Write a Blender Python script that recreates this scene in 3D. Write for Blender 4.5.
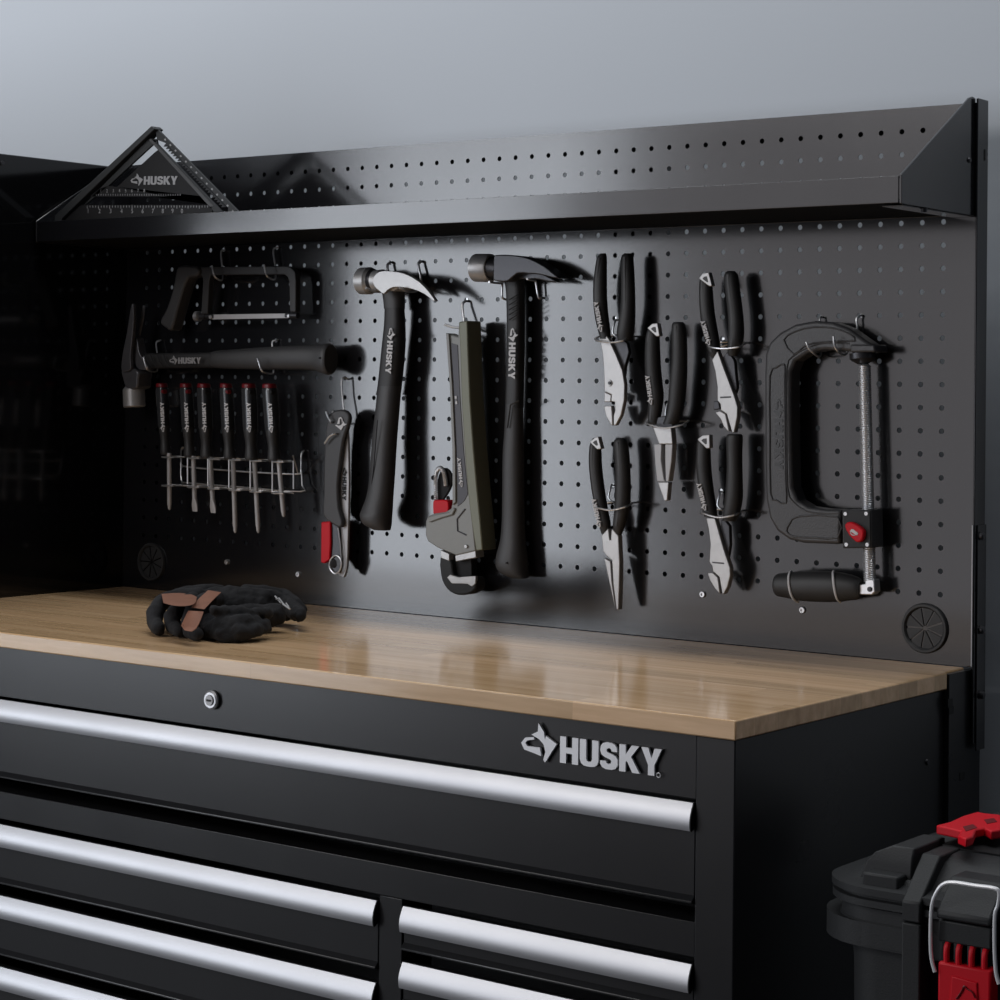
import bpy, bmesh, math, random
from mathutils import Vector, Matrix
random.seed(7)
for o in list(bpy.data.objects): bpy.data.objects.remove(o)
SC = bpy.context.scene; COL = SC.collection

# ------------------------------------------------------------ camera, world, lights, exposure
CAM = Vector((2.278706, -2.163922, 1.252551))
RT = Vector((.797143, .603676, .011723)); DN = Vector((.000182, .019175, -.999816)); FW = Vector((-.603790, .796999, .015175))
F = 2154.115; CX, CY = 500., 349.89
cd = bpy.data.cameras.new('camera'); cam = bpy.data.objects.new('camera', cd); COL.objects.link(cam)
m = Matrix((RT, -DN, -FW)).transposed().to_4x4(); m.translation = CAM; cam.matrix_world = m
cd.sensor_width = 36; cd.lens = F*36/1000; cd.shift_x = (500-CX)/1000; cd.shift_y = (CY-500)/1000
cd.clip_start = .05; SC.camera = cam

W = bpy.data.worlds.new('world'); SC.world = W; W.use_nodes = True
bg = W.node_tree.nodes['Background']; bg.inputs[0].default_value = (.70, .80, 1, 1); bg.inputs[1].default_value = .035

def area(name, loc, target, sx, sy, watts, col=(1, 1, 1), spread=180):
    l = bpy.data.lights.new(name, 'AREA'); l.shape = 'RECTANGLE'; l.size = sx; l.size_y = sy; l.energy = watts; l.color = col
    l.spread = math.radians(spread)
    o = bpy.data.objects.new(name, l); COL.objects.link(o); o.location = loc
    o.rotation_euler = (Vector(target)-Vector(loc)).to_track_quat('-Z', 'Y').to_euler()
    return o
# radiance of an area light = watts / (pi * area)
def rad(r, sx, sy): return r*math.pi*sx*sy
area('daylight_opening', (-1.725, -3.0, 1.30), (-1.725, 0, 1.30), 1.05, 1.70, rad(4.9, 1.05, 1.70), (.87, .92, 1))
area('daylight_opening', (-2.675, -3.0, 1.07), (-2.675, 0, 1.07), .85, 1.24, rad(4.9, .85, 1.24), (.87, .92, 1))
area('soft_room_light', (-.35, -3.05, 1.45), (-.35, 0, 1.45), 1.7, 2.1, rad(.85, 1.7, 2.1), (1, .96, 1))
area('ceiling_lamp', (.25, -.30, 2.9), (.25, .0, 1.7), 3.9, .25, rad(8.3, 3.9, .25), (.96, .98, 1), 150)
area('front_ceiling_lamp', (-.5, -2.9, 2.55), (.2, -.5, .9), 2.4, .8, rad(4.6, 2.4, .8), (1, .98, .97))

SC.view_settings.view_transform = 'Standard'; SC.view_settings.look = 'None'
SC.view_settings.exposure = 0; SC.view_settings.gamma = 1; SC.view_settings.use_curve_mapping = False

# ------------------------------------------------------------ helpers
P = .0254; Z0 = 1.4337                      # peg hole pitch, height of the first hole row under the shelf
def PX(px, py, y):
    """point of the plane y = const measured from the photograph"""
    d = RT*((px-CX)/F) + DN*((py-CY)/F) + FW
    return CAM + d*((y-CAM.y)/d.y)
def P2(px, py, y):
    p = PX(px, py, y); return (p.x, p.z)
def PZ(px, py, z):
    d = RT*((px-CX)/F) + DN*((py-CY)/F) + FW
    return CAM + d*((z-CAM.z)/d.z)
def PXX(px, py, x):
    d = RT*((px-CX)/F) + DN*((py-CY)/F) + FW
    return CAM + d*((x-CAM.x)/d.x)

def mat(name, col, rough=.5, metal=0., ior=1.5, bump=0., bscale=300., coat=0., var=0., vscale=8., spec=None):
    m = bpy.data.materials.new(name); m.use_nodes = True; nt = m.node_tree; b = nt.nodes['Principled BSDF']
    b.inputs['Base Color'].default_value = (*col, 1); b.inputs['Roughness'].default_value = rough
    b.inputs['Metallic'].default_value = metal; b.inputs['IOR'].default_value = ior
    if coat: b.inputs['Coat Weight'].default_value = coat; b.inputs['Coat Roughness'].default_value = .08
    tc = nt.nodes.new('ShaderNodeTexCoord')
    if bump:
        n = nt.nodes.new('ShaderNodeTexNoise'); n.inputs['Scale'].default_value = bscale; n.inputs['Detail'].default_value = 3
        bp = nt.nodes.new('ShaderNodeBump'); bp.inputs['Strength'].default_value = bump; bp.inputs['Distance'].default_value = .0006
        nt.links.new(tc.outputs['Object'], n.inputs['Vector']); nt.links.new(n.outputs['Fac'], bp.inputs['Height'])
        nt.links.new(bp.outputs['Normal'], b.inputs['Normal'])
    n2 = nt.nodes.new('ShaderNodeTexNoise'); n2.inputs['Scale'].default_value = vscale; n2.inputs['Detail'].default_value = 4
    nt.links.new(tc.outputs['Object'], n2.inputs['Vector'])
    r = nt.nodes.new('ShaderNodeMapRange'); r.inputs['To Min'].default_value = max(0, rough-.04); r.inputs['To Max'].default_value = min(1, rough+.04)
    nt.links.new(n2.outputs['Fac'], r.inputs['Value']); nt.links.new(r.outputs['Result'], b.inputs['Roughness'])
    if var:
        mx = nt.nodes.new('ShaderNodeMix'); mx.data_type = 'RGBA'
        mx.inputs[6].default_value = (*[c*(1-var) for c in col], 1); mx.inputs[7].default_value = (*[min(1, c*(1+var)) for c in col], 1)
        nt.links.new(n2.outputs['Fac'], mx.inputs[0]); nt.links.new(mx.outputs[2], b.inputs['Base Color'])
    return m
M = dict(
    wall=mat('wall_paint', (.50, .535, .58), .8, bump=.15, bscale=120, var=.03, vscale=1.2),
    floor=mat('concrete', (.045, .045, .048), .55, bump=.3, bscale=40, var=.2),
    steel=mat('black_powder_coat', (.009, .009, .0105), .14, ior=1.75, bump=.04, bscale=900),
    gloss=mat('gloss_black_paint', (.003, .003, .0035), .09, ior=1.5),
    matte=mat('matte_black_underside', (.004, .004, .004), .75, ior=1.25),
    cab=mat('black_cabinet_paint', (.010, .010, .011), .29, ior=1.5, bump=.05, bscale=900),
    dark=mat('dark_gap', (.004, .004, .004), .6),
    alu=mat('satin_aluminium', (.52, .525, .545), .48, 1, bump=.05, bscale=500),
    silver=mat('silver_lettering', (.80, .81, .83), .35, .3),
    white=mat('white_print', (.62, .62, .63), .6),
    grey=mat('grey_print', (.33, .33, .34), .6),
    rubber=mat('black_rubber', (.024, .024, .025), .52, bump=.3, bscale=700, var=.15, vscale=60),
    rubber2=mat('charcoal_rubber', (.045, .045, .047), .5, bump=.3, bscale=700, var=.12, vscale=60),
    cast=mat('textured_cast_iron', (.05, .05, .053), .42, .0, bump=.6, bscale=520, var=.1, vscale=90),
    fsteel=mat('forged_steel', (.46, .455, .45), .42, .55, bump=.25, bscale=300, var=.2, vscale=60),
    dsteel=mat('blackened_steel', (.055, .055, .06), .36, .6, bump=.3, bscale=300, var=.2, vscale=60),
    chrome=mat('polished_steel', (.62, .62, .63), .34, .8),
    brush=mat('brushed_steel', (.44, .44, .45), .5, .2, bump=.15, bscale=400, var=.06, vscale=50),
    zinc=mat('zinc_plated_wire', (.74, .75, .77), .36, .85),
    red=mat('red_plastic', (.60, .003, .014), .5, ior=1.35),
    dred=mat('dark_red_plastic', (.15, .004, .008), .4),
    gun=mat('gunmetal_steel', (.12, .12, .13), .38, .5, bump=.4, bscale=300, var=.3, vscale=60),
    olivedark=mat('dark_olive_edge', (.17, .175, .125), .45, .1, bump=.3, bscale=400),
    olive=mat('grey_green_cast_aluminium', (.25, .255, .245), .5, .1, bump=.3, bscale=400, var=.08, vscale=60),
    slate=mat('slate_label', (.07, .07, .085), .5),
    acet=mat('dark_acetate', (.035, .037, .040), .22, coat=.5),
    cloth=mat('black_knit', (.006, .006, .0075), .95, bump=1, bscale=420, var=.3, vscale=60),
    leather=mat('brown_leather', (.20, .085, .050), .75, bump=.7, bscale=300, var=.25, vscale=50),
    plast=mat('charcoal_plastic', (.020, .0215, .023), .55, ior=1.4, bump=.3, bscale=600),
    plast2=mat('black_plastic', (.008, .008, .009), .62, ior=1.35, bump=.3, bscale=600),
    emblem=mat('embossed_mark', (.022, .022, .023), .4),
)

def tag(o, label, cat, group=None):
    o['label'] = label; o['category'] = cat
    if group: o['group'] = group
    return o
def thing(name, label, cat, loc=(0, 0, 0), group=None):
    o = bpy.data.objects.new(name, None); COL.objects.link(o); o.empty_display_size = .02; o.location = loc
    return tag(o, label, cat, group)
def root_loc(p):
    v = Vector((0, 0, 0))
    while p is not None: v += p.location; p = p.parent
    return v
def obj(name, bm, material, parent=None, bevel=0, sharp=35, label=None, seg=2, sub=0):
    """link one bmesh given in world metres as one mesh object"""
    me = bpy.data.meshes.new(name)
    bmesh.ops.recalc_face_normals(bm, faces=bm.faces)
    off = root_loc(parent)
    if parent is None: pass
    bmesh.ops.translate(bm, verts=bm.verts, vec=-off)
    bm.to_mesh(me); bm.free()
    me.materials.append(material)
    me.shade_smooth(); me.set_sharp_from_angle(angle=math.radians(sharp))
    o = bpy.data.objects.new(name, me); COL.objects.link(o); o.parent = parent
    if bevel:
        b = o.modifiers.new('bevel', 'BEVEL'); b.width = bevel; b.segments = seg; b.limit_method = 'ANGLE'; b.angle_limit = math.radians(40)
        b.harden_normals = False
    if sub:
        s = o.modifiers.new('sub', 'SUBSURF'); s.levels = sub; s.render_levels = sub
    if label: o['label'] = label
    return o
def struct(name, bm, material, **k):
    o = obj(name, bm, material, None, **k); o['kind'] = 'structure'; return o
def box(bm, x0, x1, y0, y1, z0, z1):
    v = [bm.verts.new(c) for c in ((x0,y0,z0),(x1,y0,z0),(x1,y1,z0),(x0,y1,z0),(x0,y0,z1),(x1,y0,z1),(x1,y1,z1),(x0,y1,z1))]
    for f in ((0,3,2,1),(4,5,6,7),(0,1,5,4),(1,2,6,5),(2,3,7,6),(3,0,4,7)): bm.faces.new([v[i] for i in f])
    return bm
def B(*a):
    bm = bmesh.new()
    if a: box(bm, *a)
    return bm
def prism(bm, poly, y0, y1):
    """polygon of (x, z) extruded from y0 to y1"""
    a = [bm.verts.new((x, y0, z)) for x, z in poly]; b = [bm.verts.new((x, y1, z)) for x, z in poly]
    bm.faces.new(a); bm.faces.new(b[::-1])
    n = len(poly)
    for i in range(n): bm.faces.new((a[i], b[i], b[(i+1) % n], a[(i+1) % n]))
    return bm
def smooth_poly(pts, n=4, closed=True):
    out = []; N = len(pts)
    for i in range(N if closed else N-1):
        g = (lambda k: pts[k % N]) if closed else (lambda k: pts[min(max(k, 0), N-1)])
        p0, p1, p2, p3 = g(i-1), g(i), g(i+1), g(i+2)
        for k in range(n):
            t = k/n
            out.append(tuple(.5*((2*b)+(-a+c)*t+(2*a-5*b+4*c-d)*t*t+(-a+3*b-3*c+d)*t**3) for a, b, c, d in zip(p0, p1, p2, p3)))
    if not closed: out.append(tuple(pts[-1]))
    return out
def pplate(pts, front, back, smooth=0):
    """flat part whose front outline is measured in the photograph; front/back are distances off the board"""
    poly = [P2(x, y, -front) for x, y in pts]
    if smooth: poly = smooth_poly(poly, smooth)
    return prism(bmesh.new(), poly, -front, -back)
def ring_frame(bm, c, r, up, n=16, sx=1, sy=1):
    return
def tube(bm, pts, r, n=10, cap=True):
    pts = [Vector(p) for p in pts]; N = len(pts)
    rs = r if isinstance(r, (list, tuple)) else [r]*N
    prev = None; rings = []
    for i, p in enumerate(pts):
        t = (pts[min(i+1, N-1)]-pts[max(i-1, 0)]).normalized()
        if prev is None:
            a = Vector((0, 0, 1)) if abs(t.z) < .9 else Vector((1, 0, 0)); u = t.cross(a).normalized()
        else:
            u = (prev-t*prev.dot(t)).normalized()
        prev = u; w = t.cross(u)
        rings.append([bm.verts.new(p+(u*math.cos(k*2*math.pi/n)+w*math.sin(k*2*math.pi/n))*rs[i]) for k in range(n)])
    for a, b in zip(rings, rings[1:]):
        for k in range(n): bm.faces.new((a[k], a[(k+1) % n], b[(k+1) % n], b[k]))
    if cap: bm.faces.new(rings[0][::-1]); bm.faces.new(rings[-1])
    return bm
def T(pts, r, n=10, smooth=0, closed=False):
    if smooth: pts = smooth_poly([tuple(p) for p in pts], smooth, closed)
    if closed: pts = list(pts)+[pts[0]]
    return tube(bmesh.new(), pts, r, n)
def lathe(bm, p0, p1, prof, n=24, axis_rot=0):
    """revolve (t, radius) along p0->p1"""
    p0 = Vector(p0); p1 = Vector(p1); t = (p1-p0).normalized()
    a = Vector((0, 0, 1)) if abs(t.z) < .9 else Vector((1, 0, 0)); u = t.cross(a).normalized(); w = t.cross(u)
    rings = []
    for s, r in prof:
        c = p0.lerp(p1, s) if s <= 1 and s >= 0 else p0+(p1-p0)*s
        rings.append([bm.verts.new(c+(u*math.cos(k*2*math.pi/n)+w*math.sin(k*2*math.pi/n))*max(r, 1e-5)) for k in range(n)])
    for a, b in zip(rings, rings[1:]):
        for k in range(n): bm.faces.new((a[k], a[(k+1) % n], b[(k+1) % n], b[k]))
    bm.faces.new(rings[0][::-1]); bm.faces.new(rings[-1])
    return bm
def L(p0, p1, prof, n=24): return lathe(bmesh.new(), p0, p1, prof, n)
def loft(rings):
    bm = bmesh.new(); R = [[bm.verts.new(v) for v in r] for r in rings]; n = len(R[0])
    for a, b in zip(R, R[1:]):
        for k in range(n): bm.faces.new((a[k], a[(k+1) % n], b[(k+1) % n], b[k]))
    bm.faces.new(R[0][::-1]); bm.faces.new(R[-1])
    return bm
def sup(a, b, n=20, e=2.4):
    out = []
    for k in range(n):
        t = 2*math.pi*k/n; c, s = math.cos(t), math.sin(t)
        out.append((math.copysign(abs(c)**(2/e), c)*a, math.copysign(abs(s)**(2/e), s)*b))
    return out
def vgrip(st, d, ratio=1., e=2.4, sm=4):
    """near-vertical handle: stations (left px, right px, py[, distance off board]) of its visible width"""
    st = [s if len(s) > 3 else (*s, d) for s in st]
    if sm: st = smooth_poly(st, sm, False)
    rings = []
    for l, r, py, dd in st:
        pl, pr = PX(l, py, -dd), PX(r, py, -dd); c = (pl+pr)/2
        th = math.atan((CAM.x-c.x)/(CAM.y*-1-dd))
        w = (pr-pl).length/2*math.cos(th); a = w/math.sqrt(math.cos(th)**2+(ratio*math.sin(th))**2)
        rings.append([(c.x+x, c.y+y, c.z) for x, y in sup(a, a*ratio, e=e)])
    return loft(rings)
def hgrip(st, d, ratio=1., e=2.4, sm=4):
    """near-horizontal handle: stations (px, top py, bottom py[, distance])"""
    st = [s if len(s) > 3 else (*s, d) for s in st]
    if sm: st = smooth_poly(st, sm, False)
    rings = []
    for px, t, b, dd in st:
        pt, pb = PX(px, t, -dd), PX(px, b, -dd); c = (pt+pb)/2; a = (pt-pb).length/2
        rings.append([(c.x, c.y+y, c.z+x) for x, y in sup(a, a*ratio, e=e)])
    return loft(rings)

# block letters on a 1-high grid: polygons per glyph, then width
GL = {
 'H': ([[(0,0),(.25,0),(.25,.38),(.5,.38),(.5,0),(.75,0),(.75,1),(.5,1),(.5,.6),(.25,.6),(.25,1),(0,1)]], .75),
 'U': ([[(0,1),(0,.25),(.05,.1),(.16,.02),(.3,0),(.46,0),(.6,.02),(.71,.1),(.76,.25),(.76,1),(.5,1),(.5,.28),(.46,.2),(.38,.18),(.3,.2),(.26,.28),(.26,1)]], .76),
 'S': ([[(0,.3),(.0,.18),(.08,.06),(.22,0),(.48,0),(.63,.06),(.7,.18),(.7,.4),(.62,.52),(.5,.57),(.3,.63),(.25,.68),(.27,.76),(.36,.8),(.44,.76),(.46,.68),(.68,.68),(.66,.84),(.58,.95),(.45,1),(.24,1),(.1,.95),(.02,.84),(.0,.68),(.05,.53),(.18,.45),(.4,.38),(.45,.32),(.43,.23),(.34,.2),(.26,.23),(.24,.3)]], .7),
 'K': ([[(0,0),(.25,0),(.25,.34),(.3,.42),(.52,0),(.82,0),(.47,.58),(.78,1),(.49,1),(.25,.64),(.25,1),(0,1)]], .8),
 'Y': ([[(.27,0),(.52,0),(.52,.38),(.8,1),(.52,1),(.4,.62),(.28,1),(0,1),(.27,.38)]], .8),
}
DOG = [[(0.0, 0.507), (0.179, 0.729), (0.536, 0.786), (0.586, 0.706), (0.264, 0.625), (0.186, 0.515), (0.271, 0.411), (0.821, 0.42), (0.879, 0.098), (0.679, 0.153), (0.143, 0.267)], [(0.75, 1.347), (0.986, 1.033), (1.029, 0.738), (1.0, 0.52), (0.921, 0.618), (0.764, 0.742), (0.45, 0.875), (0.721, 1.022)], [(1.079, 0.901), (1.536, 0.634), (1.05, -0.124), (0.971, -0.019), (1.057, 0.277), (0.993, 0.512), (1.029, 0.716)]]
def word(o, ux, uz, h, text='HUSKY', dog=True, depth=.0006, wscale=1., dot=False):
    """lettering as raised polygons; o = lower left point, ux along the word, uz towards letter tops, h = letter height"""
    bm = bmesh.new(); o = Vector(o); ux = Vector(ux).normalized(); uz = Vector(uz).normalized(); nn = ux.cross(uz).normalized()
    def put(poly, cx):
        a = [bm.verts.new(o+ux*((cx+x)*h*wscale)+uz*(y*h)+nn*depth) for x, y in poly]; b = [bm.verts.new(o+ux*((cx+x)*h*wscale)+uz*(y*h)) for x, y in poly]
        bm.faces.new(a); bm.faces.new(b[::-1]); n = len(poly)
        for i in range(n): bm.faces.new((a[i], b[i], b[(i+1) % n], a[(i+1) % n]))
    cx = 0
    if dog:
        for p in DOG: put(p, 0)
        cx = 1.64
    for c in text:
        g, w = GL[c]
        for p in g: put(p, cx)
        cx += w+.07
    if dot:
        put([(.05+.07*math.cos(k*.785), .07+.07*math.sin(k*.785)) for k in range(8)], cx)
    return bm
def pword(pa, pb, d, hpx, up, **k):
    """word running from pixel pa to pixel pb on the plane d off the board; letter height set by the word's length"""
    a, b = PX(*pa, -d), PX(*pb, -d); u = (b-a); Lm = u.length
    full = (1.64 if k.get('dog', True) else 0)+sum(GL[c][1]+.07 for c in k.get('text', 'HUSKY'))
    n = Vector((0, -1, 0)); uz = n.cross(u).normalized()
    if up < 0: uz = -uz
    h = hpx/ (F/ (PX(*pa, -d)-CAM).dot(FW))
    return word(a, u, uz, h, wscale=Lm/(full*h), **k)
HD = Vector((0, -1, 0))

# ------------------------------------------------------------ the setting
struct('wall_back', B(-4, 4, .075, .175, 0, 3.4), M['wall'])
struct('floor', B(-4, 4, -4.5, .075, -.1, 0), M['floor'])

# ------------------------------------------------------------ tall locker at the left
lk = thing('tall_locker', 'tall gloss black steel locker whose side closes off the left end of the worktop', 'locker', (-.5, -.25, 0))
obj('body', B(-.95, -.042, -.485, .07, .0, 1.5575), M['gloss'], lk, bevel=.0015)
obj('door', B(-.94, -.50, -.505, -.486, .05, 1.54), M['gloss'], lk, bevel=.002)
obj('door', B(-.495, -.052, -.505, -.486, .05, 1.54), M['gloss'], lk, bevel=.002)
p = PXX(2, 163, -.042)
obj('bolt', L((p.x-.002, p.y, p.z), (p.x+.002, p.y, p.z), [(0, .004), (1, .003)], 12), M['dsteel'], lk)

# ------------------------------------------------------------ tool cabinet
X0, X1, YF = -.038, 1.2745, -.480
cab = thing('tool_chest', 'wide black steel tool chest with silver drawer pulls under the wooden worktop', 'tool chest', (.62, -.24, 0))
ZT = .9325
bm = bmesh.new(); box(bm, X1-.0415, X1, YF, .040, .10, ZT); box(bm, X0, X0+.0415, YF, .040, .10, ZT)      # side walls with their stiles
box(bm, X0+.0415, X1-.0415, -.01, .02, .10, ZT); box(bm, X0+.0415, X1-.0415, YF+.02, -.01, .10, .12)
obj('carcass', bm, M['cab'], cab, bevel=.0012)
bm = bmesh.new()
box(bm, X0+.0415, X1-.0415, YF+.0015, YF+.05, .8735, ZT)                              # top rail
box(bm, X0+.0415, X1-.0415, YF+.0015, YF+.05, .7295, .7620)                           # rail under the first drawer
box(bm, .8565, .8865, YF+.001, YF+.05, .12, .7295)                                    # middle stile
obj('front_frame', bm, M['cab'], cab, bevel=.0008)
obj('plinth', B(X0+.03, X1-.03, YF+.04, -.03, 0, .10), M['cab'], cab)
def drawer(x0, x1, z0, z1):
    """front sheet with a folded lower lip and a full-width rounded pull along its top"""
    d = obj('drawer', B(x0, x1, YF+.002, YF+.018, z0+.006, z1-.004), M['cab'], cab, bevel=.001)
    lip = bmesh.new(); prof = [(YF+.0022, z0+.0085), (YF-.0030, z0+.0035), (YF-.0030, z0+.0015), (YF+.004, z0), (YF+.016, z0), (YF+.016, z0+.0085)]
    a = [lip.verts.new((x0, y, z)) for y, z in prof]; b = [lip.verts.new((x1, y, z)) for y, z in prof]
    lip.faces.new(a); lip.faces.new(b[::-1])
    for i in range(6): lip.faces.new((a[i], b[i], b[(i+1) % 6], a[(i+1) % 6]))
    obj('drawer_lip', lip, M['cab'], d, bevel=.0006)
    # pull: convex aluminium extrusion leaning out from its top edge
    h = .0250; zt = z1-.001; prof = [(YF+.002, zt)]
    for k in range(11):
        t = k/10; prof.append((YF-.0005-.0062*math.sin(math.pi*.70*t), zt-h*t))
    prof += [(YF-.004, zt-h-.0006), (YF+.002, zt-h+.004)]
    pl = bmesh.new(); a = [pl.verts.new((x0+.001, y, z)) for y, z in prof]; b = [pl.verts.new((x1-.001, y, z)) for y, z in prof]; n = len(prof)
    pl.faces.new(a); pl.faces.new(b[::-1])
    for i in range(n): pl.faces.new((a[i], b[i], b[(i+1) % n], a[(i+1) % n]))
    hd = obj('handle', pl, M['alu'], d, sharp=50, label='silver aluminium drawer pull')
    bm = bmesh.new(); a = [bm.verts.new((x1-.001, y*1.0008, z)) for y, z in prof]; b = [bm.verts.new((x1+.0003, y*1.0008, z)) for y, z in prof]
    bm.faces.new(a); bm.faces.new(b[::-1])
    for i in range(n): bm.faces.new((a[i], b[i], b[(i+1) % n], a[(i+1) % n]))
    obj('end_cap', bm, M['plast2'], d)
drawer(X0+.043, X1-.0425, .7775, .8715)
zL = [.7245-.0835*k for k in range(8)]
for k in range(6): drawer(X0+.043, .8550, zL[k+1]+.012, zL[k])
zR = [.7245-.0562*k for k in range(11)]
for k in range(9): drawer(.888, X1-.0425, zR[k+1]+.010, zR[k])
lc = (.6165, YF, .9042)
obj('lock', L(lc, (lc[0], YF-.004, lc[2]), [(0, .0105), (.6, .0105), (1, .0085)], 28), M['chrome'], cab, label='round chrome key lock')
lkk = [c for c in cab.children if c.name.startswith('lock')][0]
bm = L((lc[0], YF-.0035, lc[2]), (lc[0], YF-.0055, lc[2]), [(0, .0062), (1, .0056)], 24)
obj('key_cylinder', bm, M['brush'], lkk)
obj('keyhole', B(lc[0]-.003, lc[0]+.0035, YF-.0062, YF-.005, lc[2]-.001, lc[2]+.001), M['dark'], lkk)
# badge lettering
yb = YF-.0002; pd = [PX(*q, yb) for q in ((522.5, 751), (558, 757), (561.5, 750), (663, 764))]; zb_ = .9150-.0270
bad = obj('badge', word((pd[2].x, yb, .8905), (1, 0, 0), (0, 0, 1), .0252, dog=False, depth=.0025, wscale=(pd[3].x-pd[2].x)/(.0252*4.09)), M['silver'], cab, label='silver raised brand lettering with dog head mark')
obj('badge_mark', word((pd[0].x, yb, .8915), (1, 0, 0), (0, 0, 1), .0252, text='', depth=.0025, wscale=(pd[1].x-pd[0].x)/(.0252*1.54)), M['silver'], bad)
obj('registered_mark', T([(pd[3].x-.004+.0022*math.cos(k*.785), yb-.0012, .8915+.0022*math.sin(k*.785)) for k in range(9)], .00045, 6), M['silver'], bad)
# bolts and slots on the right side near the back
obj('rear_side_plate', B(X1, 1.2808, -.052, .0225, .69, .9490), M['cab'], cab, bevel=.0006)
for q in ((950, 703), (951, 710), (973, 722), (979, 729), (962, 776)):
    p = PXX(*q, 1.2808); obj('slot', B(1.2806, 1.2814, p.y-.006, p.y+.006, p.z-.0045, p.z+.0045), M['dark'], cab, bevel=.0015)
for q in ((927, 762),):
    p = PXX(*q, X1)
    obj('bolt', L((X1-.001, p.y, p.z), (X1+.002, p.y, p.z), [(0, .0035), (1, .003)], 12), M['dsteel'], cab)

# ------------------------------------------------------------ worktop
def wood():
    m = bpy.data.materials.new('butcher_block'); m.use_nodes = True; nt = m.node_tree; b = nt.nodes['Principled BSDF']; N = nt.nodes.new; K = nt.links.new
    g = N('ShaderNodeNewGeometry'); sep = N('ShaderNodeSeparateXYZ'); K(g.outputs['Position'], sep.inputs[0])
    def math_(op, a, bb=None, v=None):
        n = N('ShaderNodeMath'); n.operation = op
        if isinstance(a, (int, float)): n.inputs[0].default_value = a
        else: K(a, n.inputs[0])
        if bb is not None:
            if isinstance(bb, (int, float)): n.inputs[1].default_value = bb
            else: K(bb, n.inputs[1])
        return n.outputs[0]
    yy = math_('ADD', sep.outputs[1], 5.003); row = math_('FLOOR', math_('DIVIDE', yy, .041))
    w1 = N('ShaderNodeTexWhiteNoise'); w1.noise_dimensions = '1D'; K(row, w1.inputs['W'])
    xx = math_('ADD', math_('DIVIDE', math_('ADD', sep.outputs[0], 3), .42), math_('MULTIPLY', w1.outputs['Value'], 7.3)); colm = math_('FLOOR', xx)
    cmb = N('ShaderNodeCombineXYZ'); K(row, cmb.inputs[0]); K(colm, cmb.inputs[1])
    w2 = N('ShaderNodeTexWhiteNoise'); w2.noise_dimensions = '3D'; K(cmb.outputs[0], w2.inputs['Vector'])
    # grain
    mp = N('ShaderNodeMapping'); mp.inputs['Scale'].default_value = (3.2, 70, 40); K(g.outputs['Position'], mp.inputs[0])
    off = N('ShaderNodeVectorMath'); off.operation = 'ADD'; K(mp.outputs[0], off.inputs[0])
    sc = N('ShaderNodeVectorMath'); sc.operation = 'SCALE'; sc.inputs['Scale'].default_value = 30; K(w2.outputs['Color'], sc.inputs[0]); K(sc.outputs[0], off.inputs[1])
    n1 = N('ShaderNodeTexNoise'); n1.inputs['Scale'].default_value = 1.0; n1.inputs['Detail'].default_value = 6; n1.inputs['Roughness'].default_value = .65; K(off.outputs[0], n1.inputs['Vector'])
    r1 = N('ShaderNodeValToRGB'); e = r1.color_ramp.elements; e[0].position = .25; e[0].color = (.52, .33, .17, 1); e[1].position = .75; e[1].color = (.84, .60, .38, 1)
    K(n1.outputs['Fac'], r1.inputs[0])
    r2 = N('ShaderNodeValToRGB'); e = r2.color_ramp.elements; e[0].color = (.86, .83, .76, 1); e[1].color = (1.12, 1.08, 1.04, 1); K(w2.outputs['Value'], r2.inputs[0])
    mx = N('ShaderNodeMix'); mx.data_type = 'RGBA'; mx.blend_type = 'MULTIPLY'; mx.inputs[0].default_value = 1; K(r1.outputs[0], mx.inputs[6]); K(r2.outputs[0], mx.inputs[7])
    # glue lines
    fr = math_('FRACT', math_('DIVIDE', yy, .041)); ln = math_('LESS_THAN', fr, .025)
    fx = math_('FRACT', xx); ln2 = math_('LESS_THAN', fx, .0012); lm = math_('MULTIPLY', math_('MAXIMUM', ln, ln2), .16)
    m2 = N('ShaderNodeMix'); m2.data_type = 'RGBA'; K(lm, m2.inputs[0]); K(mx.outputs[2], m2.inputs[6]); m2.inputs[7].default_value = (.09, .05, .025, 1)
    K(m2.outputs[2], b.inputs['Base Color'])
    b.inputs['Roughness'].default_value = .16; b.inputs['Coat Weight'].default_value = .25; b.inputs['Coat Roughness'].default_value = .1
    bp = N('ShaderNodeBump'); bp.inputs['Strength'].default_value = .12; bp.inputs['Distance'].default_value = .0004; K(n1.outputs['Fac'], bp.inputs['Height']); K(bp.outputs['Normal'], b.inputs['Normal'])
    return m
bm = bmesh.new()
poly = [(-.037, -.487), (1.2790, -.487), (1.2790, -.053), (1.2743, -.053), (1.2743, -.002), (-.037, -.002)]
a = [bm.verts.new((x, y, .9330)) for x, y in poly]; b = [bm.verts.new((x, y, .9512)) for x, y in poly]
bm.faces.new(a[::-1]); bm.faces.new(b)
for i in range(len(poly)): bm.faces.new((a[i], a[(i+1) % 6], b[(i+1) % 6], b[i]))
wt = obj('worktop', bm, wood(), None, bevel=.0015); tag(wt, 'solid wooden butcher block worktop covering the top of the black tool chest', 'worktop')

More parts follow.
